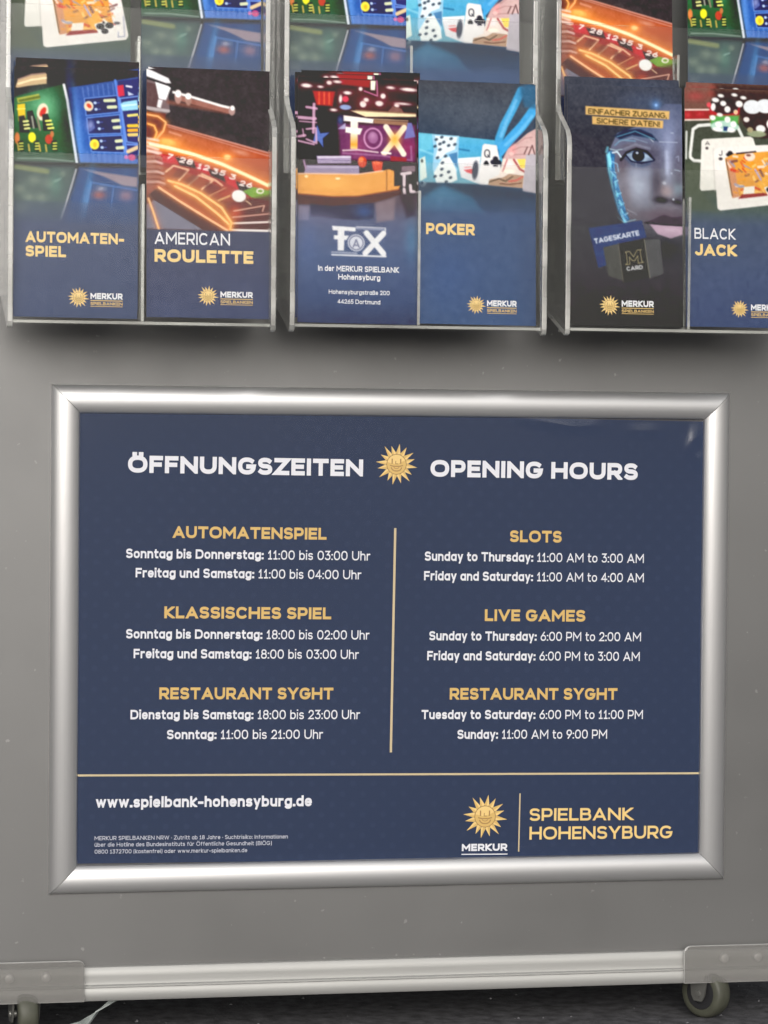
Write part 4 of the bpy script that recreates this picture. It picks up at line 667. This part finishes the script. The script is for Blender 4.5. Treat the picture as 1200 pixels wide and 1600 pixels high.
def art_blackjack():
    a = Art((1071, 137, 1261, 510), (84, 88, 78))
    a.grad([(137, (120, 92, 84)), (172, (112, 86, 78)), (190, (80, 82, 74)), (300, (84, 92, 82)), (325, (84, 96, 92)), (350, (80, 90, 112)), (440, (80, 90, 118)), (510, (76, 85, 114))])
    a.blob(1090, 150, 18, 8, (170, 80, 80), .6); a.blob(1118, 145, 8, 6, (170, 80, 74), .6); a.poly([(1120, 137), (1261, 137), (1261, 180), (1120, 180)], (66, 58, 56), .8, 14)
    a.poly([(1071, 173), (1114, 171), (1114, 186), (1071, 188)], (150, 62, 64)); a.line([(1071, 172), (1114, 170.5)], 2.4, (230, 206, 196)); a.line([(1071, 188), (1114, 186)], 2.4, (222, 206, 196)); a.blob(1076, 180, 6, 4, (196, 80, 80), .7); a.blob(1096, 178, 6, 4, (190, 80, 80), .7)
    a.line([(1114, 194), (1094, 196), (1085, 202), (1080, 240), (1080, 246), (1086, 251), (1110, 252)], 5, (216, 218, 214)); a.line([(1074, 206), (1073, 248)], 3, (206, 210, 206), .9)
    a.line([(1160, 196), (1168, 212)], 5, (210, 214, 210)); a.line([(1190, 226), (1261, 222)], 4, (210, 214, 210))
    a.ell(1138, 166, 24, 20, (76, 66, 66)); a.ell(1138, 180, 25, 20, (96, 60, 60)); a.poly([(1112, 165), (1164, 165), (1162, 190), (1114, 190)], (176, 56, 64), .9, 3); a.poly([(1113, 180), (1163, 178), (1160, 198), (1116, 198)], (92, 166, 92), .95, 4); a.ell(1138, 196, 23, 9, (176, 206, 196), .95); a.ell(1138, 164, 24, 13, (72, 64, 64), .95)
    for x, y, w2, h2 in ((1132, 148, 5, 2.6), (1155, 146, 5, 2.4), (1170, 150, 5, 2.6), (1123, 155, 6, 3.4), (1136, 160, 5, 4), (1143, 169, 5, 5), (1119, 166, 4, 6), (1163, 160, 6, 5), (1130, 178, 5, 3), (1157, 173, 3.5, 3.5), (1118, 183, 5, 4), (1143, 185, 5, 5), (1128, 193, 6, 4.5), (1153, 192, 5, 5), (1126, 201, 9, 3.4), (1148, 201, 8, 4)):
        a.ell(x, y, w2, h2, (234, 232, 230), .95, .1, 1.6)
    a.ell(1157, 173, 3, 3, (236, 186, 140)); a.ell(1112, 163, 4, 4, (206, 90, 96)); a.poly([(1136, 196), (1144, 196), (1142, 203), (1136, 203)], (60, 80, 120))
    a.ell(1185, 164, 15, 11, (214, 218, 222)); a.ell(1207, 162, 16, 11, (216, 220, 224)); a.poly([(1166, 176), (1261, 172), (1261, 214), (1190, 212), (1170, 192)], (74, 58, 58), .95, 4); a.ell(1199, 198, 8, 6, (220, 220, 220)); a.ell(1175, 184, 5, 4, (216, 210, 206)); a.ell(1216, 190, 7, 8, (226, 224, 222)); a.ell(1192, 206, 16, 5, (150, 160, 130), .9); a.ell(1181, 200, 5, 4, (160, 150, 120)); a.ell(1240, 180, 12, 9, (170, 60, 66)); a.ell(1240, 172, 9, 5, (226, 222, 222))
    a.poly([(1071, 253), (1100, 255), (1098, 300), (1130, 330), (1071, 330)], (92, 98, 84), .6, 8)
    a.poly([(1099, 220), (1102, 217), (1181, 210.5), (1186, 213), (1191, 228), (1200, 290), (1122, 296), (1098, 298), (1095.5, 294)], (220, 218, 212)); a.text('A', 1105, 226, 6, 8, (90, 86, 84), .16); a.ell(1108, 231, 2.6, 2.2, (90, 84, 84)); a.line([(1119, 232), (1121, 297)], 1.6, (190, 186, 180), .8, 3)
    a.poly([(1119, 236), (1124, 230), (1236, 221), (1241, 224), (1258, 306), (1254, 312), (1130, 328), (1125, 325)], (226, 222, 218)); a.text('J', 1128, 242, 8, 6, (80, 76, 76), .16); a.ell(1131, 247, 3.4, 2.4, (80, 76, 78)); a.ell(1147, 240, 7, 3.6, (64, 58, 62)); a.ell(1147, 237, 4, 3, (64, 58, 62))
    Fg = [(1138, 246), (1154, 238), (1222, 232), (1236, 298), (1150, 306), (1148, 300)]
    a.poly(Fg, (216, 154, 78)); a.poly([(1140, 247), (1152, 246), (1162, 306), (1150, 308)], (196, 140, 110), .9)
    m_ = a.cov(Fg)
    for k in range(60):
        x, y, an = rng.uniform(1142, 1232), rng.uniform(238, 302), rng.uniform(-.6, 1.2); l_ = rng.uniform(4, 13)
        c = ((196, 70, 56), (236, 196, 120), (232, 214, 196), (120, 84, 84), (222, 150, 60), (206, 104, 70), (150, 150, 170))[k % 7]
        if all(y > 236+abs(0) for _ in (0,)) and 1140 < x < 1232-max(0, 270-y)*.15: a.line([(x, y), (x+l_*math.cos(an), y+l_*math.sin(an))], rng.uniform(1.4, 4.5), c, .85)
    a.ell(1180, 242, 9, 7, (232, 206, 190)); a.ell(1178, 240, 4, 2, (130, 90, 80)); a.poly([(1170, 290), (1188, 288), (1187, 300), (1168, 302)], (228, 222, 212)); a.line([(1140, 248), (1150, 304)], 2, (120, 96, 76)); a.line([(1158, 238), (1190, 234)], 2.4, (70, 56, 56)); a.poly([(1160, 309), (1166, 302), (1205, 298), (1214, 302)], (146, 62, 60)); a.line([(1189, 262), (1200, 280)], 3, (170, 160, 190)); a.poly([(1192, 285), (1210, 268), (1216, 286), (1206, 300)], (232, 170, 74), .8)
    a.poly([(1204, 290), (1222, 284), (1236, 290), (1236, 302), (1212, 306)], (228, 226, 222)); a.ell(1214, 293, 6.5, 4.5, (54, 50, 54)); a.ell(1228, 291, 6.5, 4.5, (54, 50, 54)); a.ell(1221, 300, 5.5, 4, (54, 50, 54)); a.ell(1219, 287, 2, 2, (54, 50, 54))
    a.ell(1240, 287, 5, 2.2, (96, 92, 96)); a.line([(1242, 301), (1242, 308), (1252, 307), (1250, 277)], 2.4, (176, 176, 190))
    a.noise(2.0, 7)
    return a
def cover_mesh(a):
    wdt, hgt = LW, LH; xs = np.linspace(0, wdt, a.w); zs = np.linspace(hgt, 0, a.h); XX, ZZ = np.meshgrid(xs, zs)
    n = a.w*a.h; co_ = np.zeros((n, 3), np.float32); co_[:, 0] = XX.ravel(); co_[:, 1] = -.00095; co_[:, 2] = ZZ.ravel()
    j, i = np.meshgrid(np.arange(a.h-1), np.arange(a.w-1), indexing='ij'); k = (j*a.w+i).ravel()
    q = np.stack([k, k+a.w, k+a.w+1, k+1], 1).astype(np.int32); nf = len(q)
    me = bpy.data.meshes.new('cover_picture'); me.vertices.add(n); me.vertices.foreach_set('co', co_.ravel()); me.loops.add(nf*4); me.loops.foreach_set('vertex_index', q.ravel())
    me.polygons.add(nf); me.polygons.foreach_set('loop_start', np.arange(0, nf*4, 4, dtype=np.int32)); me.update(calc_edges=True)
    at_ = me.color_attributes.new('print', 'FLOAT_COLOR', 'POINT'); l = a.done().reshape(-1, 3); at_.data.foreach_set('color', np.concatenate([l, np.ones((n, 1))], 1).astype(np.float32).ravel())
    me.materials.append(MAT['print']); return me
LW, LH = .105, .213
ARTS = {}
def proto(kind, fn, texts, emblem, group):
    """a folded leaflet: body with its cover picture, titles and emblem as children; kept as the source of every copy"""
    a = fn(); b_ = a.box; kx = LW/(b_[2]-b_[0]); kz = LH/(b_[3]-b_[1])
    mb = MB(); mb.box(0, LW, -.0008, .0004, 0, LH); body = mb.build('leaflet', MAT['paper'])
    cov_ = link(bpy.data.objects.new('cover_picture', cover_mesh(a)), body)
    yt = -.00105; px = lambda x, y: ((x-b_[0])*kx, (b_[3]-y)*kz)
    for nm, s_, mt, x0, x1, yb, cap, wt in texts:
        t_ = MB(); p0, p1 = px(x0, yb), px(x1, yb); add_text(t_, s_, p0[0], min(p1[0], LW-.001) if nm != 'wordmark' else p1[0], p0[1], cap*kz, wt, yt)
        t_.build(nm, MAT[mt], body, recalc=False)
    if emblem:
        ex, ey, er, tx0, tx1, tb, cap = emblem; p = px(ex, ey); sun_emblem(p[0], p[1], er*kz, yt, body)
        t_ = MB(); p0, p1 = px(tx0, tb), px(tx1, tb); add_text(t_, 'MERKUR', p0[0], p1[0], p0[1], cap*kz, .26, yt, mi=0)
        rect_face(t_, p0[0], p1[0], p0[1]-.0016, p0[1]-.0009, yt, 1); add_text(t_, 'SPIELBANKEN', p0[0], p1[0], p0[1]-.0051, .0026, .2, yt, mi=1)
        rect_face(t_, p0[0], p1[0], p0[1]-.0064, p0[1]-.0059, yt, 1)
        t_.build('wordmark', [MAT['white'], MAT['gold']], body, recalc=False)
    body['group'] = group; ARTS[kind] = (body, [o_ for o_ in bpy.data.objects if o_.parent == body]); return body
GL = {'slots': 'slot machine leaflets', 'roulette': 'roulette leaflets', 'bar': 'bar leaflets', 'poker': 'poker leaflets', 'card': 'day card leaflets', 'blackjack': 'blackjack leaflets'}
proto('slots', art_slots, [('title', 'AUTOMATEN-', 'gold_l', 37, 193, 382, 17, .25), ('title', 'SPIEL', 'gold_l', 37, 101, 404, 17, .25)], (121, 465.5, 16.5, 140, 191, 467.5, 9.5), GL['slots'])
proto('roulette', art_roulette, [('title', 'AMERICAN', 'white', 240.5, 358, 382, 19, .16), ('title', 'ROULETTE', 'gold_l', 240.5, 394.5, 410, 20, .26)], (323.5, 462, 16.5, 343, 393.5, 464, 9.5), GL['roulette'])
proto('bar', art_bar, [('address', 'In der MERKUR SPIELBANK', 'white', 497, 626, 424, 9, .2), ('address', 'Hohensyburg', 'white', 529, 596, 437, 9, .2), ('address', 'Hohensyburgstraße 200', 'white', 514, 611, 460, 7, .17), ('address', '44265 Dortmund', 'white', 528, 596, 475, 7, .17)], None, GL['bar'])
proto('poker', art_poker, [('title', 'POKER', 'gold_l', 665.5, 744, 366, 18, .26)], (746.5, 476.5, 15.5, 764, 812, 478, 9.5), GL['poker'])
proto('card', art_card, [], (946, 476.5, 17, 966, 1019, 478, 10), GL['card'])
proto('blackjack', art_blackjack, [('title', 'BLACK', 'white', 1086, 1155, 373, 17, .16), ('title', 'JACK', 'gold_l', 1087, 1156.5, 399, 18, .26)], (1161, 481, 14.5, 1180, 1231, 483, 9.5), GL['blackjack'])
used = set()
def place(kind, x, y, z, tilt, roll, label, parts=True):
    src, kids = ARTS[kind]
    if kind not in used: o_ = src; used.add(kind)
    else:
        o_ = src.copy(); COL.objects.link(o_)
        for k in kids:
            if parts or k.name.startswith('cover'):
                c = k.copy(); COL.objects.link(c); c.parent = o_
    o_.location = (x/1000, y/1000, z/1000+Z0); o_.rotation_euler = (-R(tilt), R(roll), 0); o_['label'] = label; o_['category'] = 'leaflet'; o_['group'] = GL[kind]
    return o_
T = 4.0
LOW = [('slots', -354.3, 281, .25, 'slot machine leaflet in the lower left pocket, green and blue screens above its gold title'),
       ('roulette', -241.5, 282.5, .1, 'roulette leaflet beside the lower slot machine leaflet, glowing orange wheel and its title showing'),
       ('bar', -111.2, 280.3, .35, 'bar leaflet with orange counter, large white logo and an address in the lower row'),
       ('poker', -4.6, 281, .3, 'poker leaflet with blue gloved fingers lifting cards, gold title showing'),
       ('card', 129.8, 282, .15, 'dark leaflet with half a woman’s face below two gold caption bars'),
       ('blackjack', 237.5, 282.5, .1, 'blackjack leaflet cut by the right edge, chips above two cards and its title showing')]
UP = [('blackjack', -356.5, 410.5, 0, 'blackjack leaflet in the upper left pocket, only the lower card edges showing'),
      ('slots', -242.5, 413, .1, 'slot machine leaflet above the lower roulette leaflet'),
      ('slots', -113.2, 412.8, .2, 'slot machine leaflet above the bar leaflet'),
      ('poker', -10.3, 409, .1, 'poker leaflet in the upper row above the lower poker leaflet'),
      ('roulette', 132.0, 412.3, -.1, 'roulette leaflet above the face leaflet, its lower part hidden'),
      ('slots', 251.0, 414.2, 0, 'slot machine leaflet in the upper right above the lower blackjack leaflet')]
for k, x, z, ro, lb in LOW: place(k, x, -105, z, T, ro, lb)
for k, x, z, ro, lb in UP: place(k, x, -65, z, T, ro, lb)
BEHIND = [('slots', -353.5, 288.5, .35, 'slot machine leaflet right behind the lower left one, only its top edge showing'),
          ('roulette', -240.5, 284.5, .3, 'roulette leaflet right behind the lower roulette one, only a sliver of its top showing'),
          ('bar', -113.0, 284.5, .2, 'bar leaflet right behind the bar leaflet with the address, its top edge showing'),
          ('bar', -104.5, 286.5, -.5, 'rearmost of the bar leaflets, a dark tilted top corner showing'),
          ('card', 127.6, 289.0, .2, 'day card leaflet behind the face leaflet, its dark top strip showing'),
          ('blackjack', 239.5, 287.5, .1, 'blackjack leaflet right behind the lower blackjack one, only its top edge showing')]
dep = {}
for k, x, z, ro, lb in BEHIND:
    dep[k] = dep.get(k, 0)+1; place(k, x, -105+2.2*dep[k], z, T, ro, lb, parts=False)

# ------------------------------------------------------------------ the three clear acrylic leaflet holders
def side_poly():
    P = [(-.0012, .655)]
    def tier(z, yf, back):        # front edge of one tier, from its foot up to the notch above it
        return [(yf, z+.008), (yf, z+.166), (yf+.0025, z+.174), (yf+.0075, z+.180), (back-.0065, z+.197), (back, z+.206)]
    P = [(-.0012, .032), (-.020, .032), (-.1085, .0015), (-.1125, .0), (-.1165, .0015), (-.118, .0055)]
    P += tier(0, -.118, -.0775)+tier(.130, -.0775, -.0375)+[(-.0375, .395), (-.0012, .395)]
    return P
SP = side_poly(); TH = .0048
def holder(x0, x1, zb, label):
    h = thing('leaflet_holder', label, 'leaflet holder', (0, 0, Z0+zb), 'clear acrylic leaflet holders on the panel')
    A = [MAT['acrylic'], MAT['acrylic_edge']]
    for xa in (x0, x1-TH):
        mb = MB(); mb.prism(SP, xa, xa+TH, 'x', 0, 1); mb.build('side_panel', [MAT['acrylic_side'], MAT['acrylic_edge']], h, bevel=.0009)
    xm = (x0+x1)/2; a, b_ = x0+TH+.0003, x1-TH-.0003
    for z, yf in ((0.0035, -.1165), (.1335, -.0765)):
        mb = MB(); mb.box(a, b_, yf, yf+.0025, z+.001, z+.1440, 0, 1); mb.build('front_panel', A, h)
        mb = MB(); mb.box(a, b_, yf+.0028, yf+.0398, z+.001, z+.0035, 0, 1); mb.build('floor_panel', A, h)
        mb = MB(); mb.box(xm-.0012, xm+.0012, yf+.0028, yf+.020, z+.0038, z+.120, 0, 1); mb.build('divider', A, h)
    mb = MB(); mb.box(a, b_, -.0036, -.0012, .033, .394, 0, 1); mb.build('back_panel', A, h)
    return h
holder(-.3600, -.1316, .2712, 'clear acrylic leaflet holder at the left, holding the lower roulette leaflet')
holder(-.1200, .1073, .2718, 'clear acrylic leaflet holder in the middle, holding the bar and poker leaflets')
holder(.1236, .3510, .2724, 'clear acrylic leaflet holder at the right, holding the face leaflet')
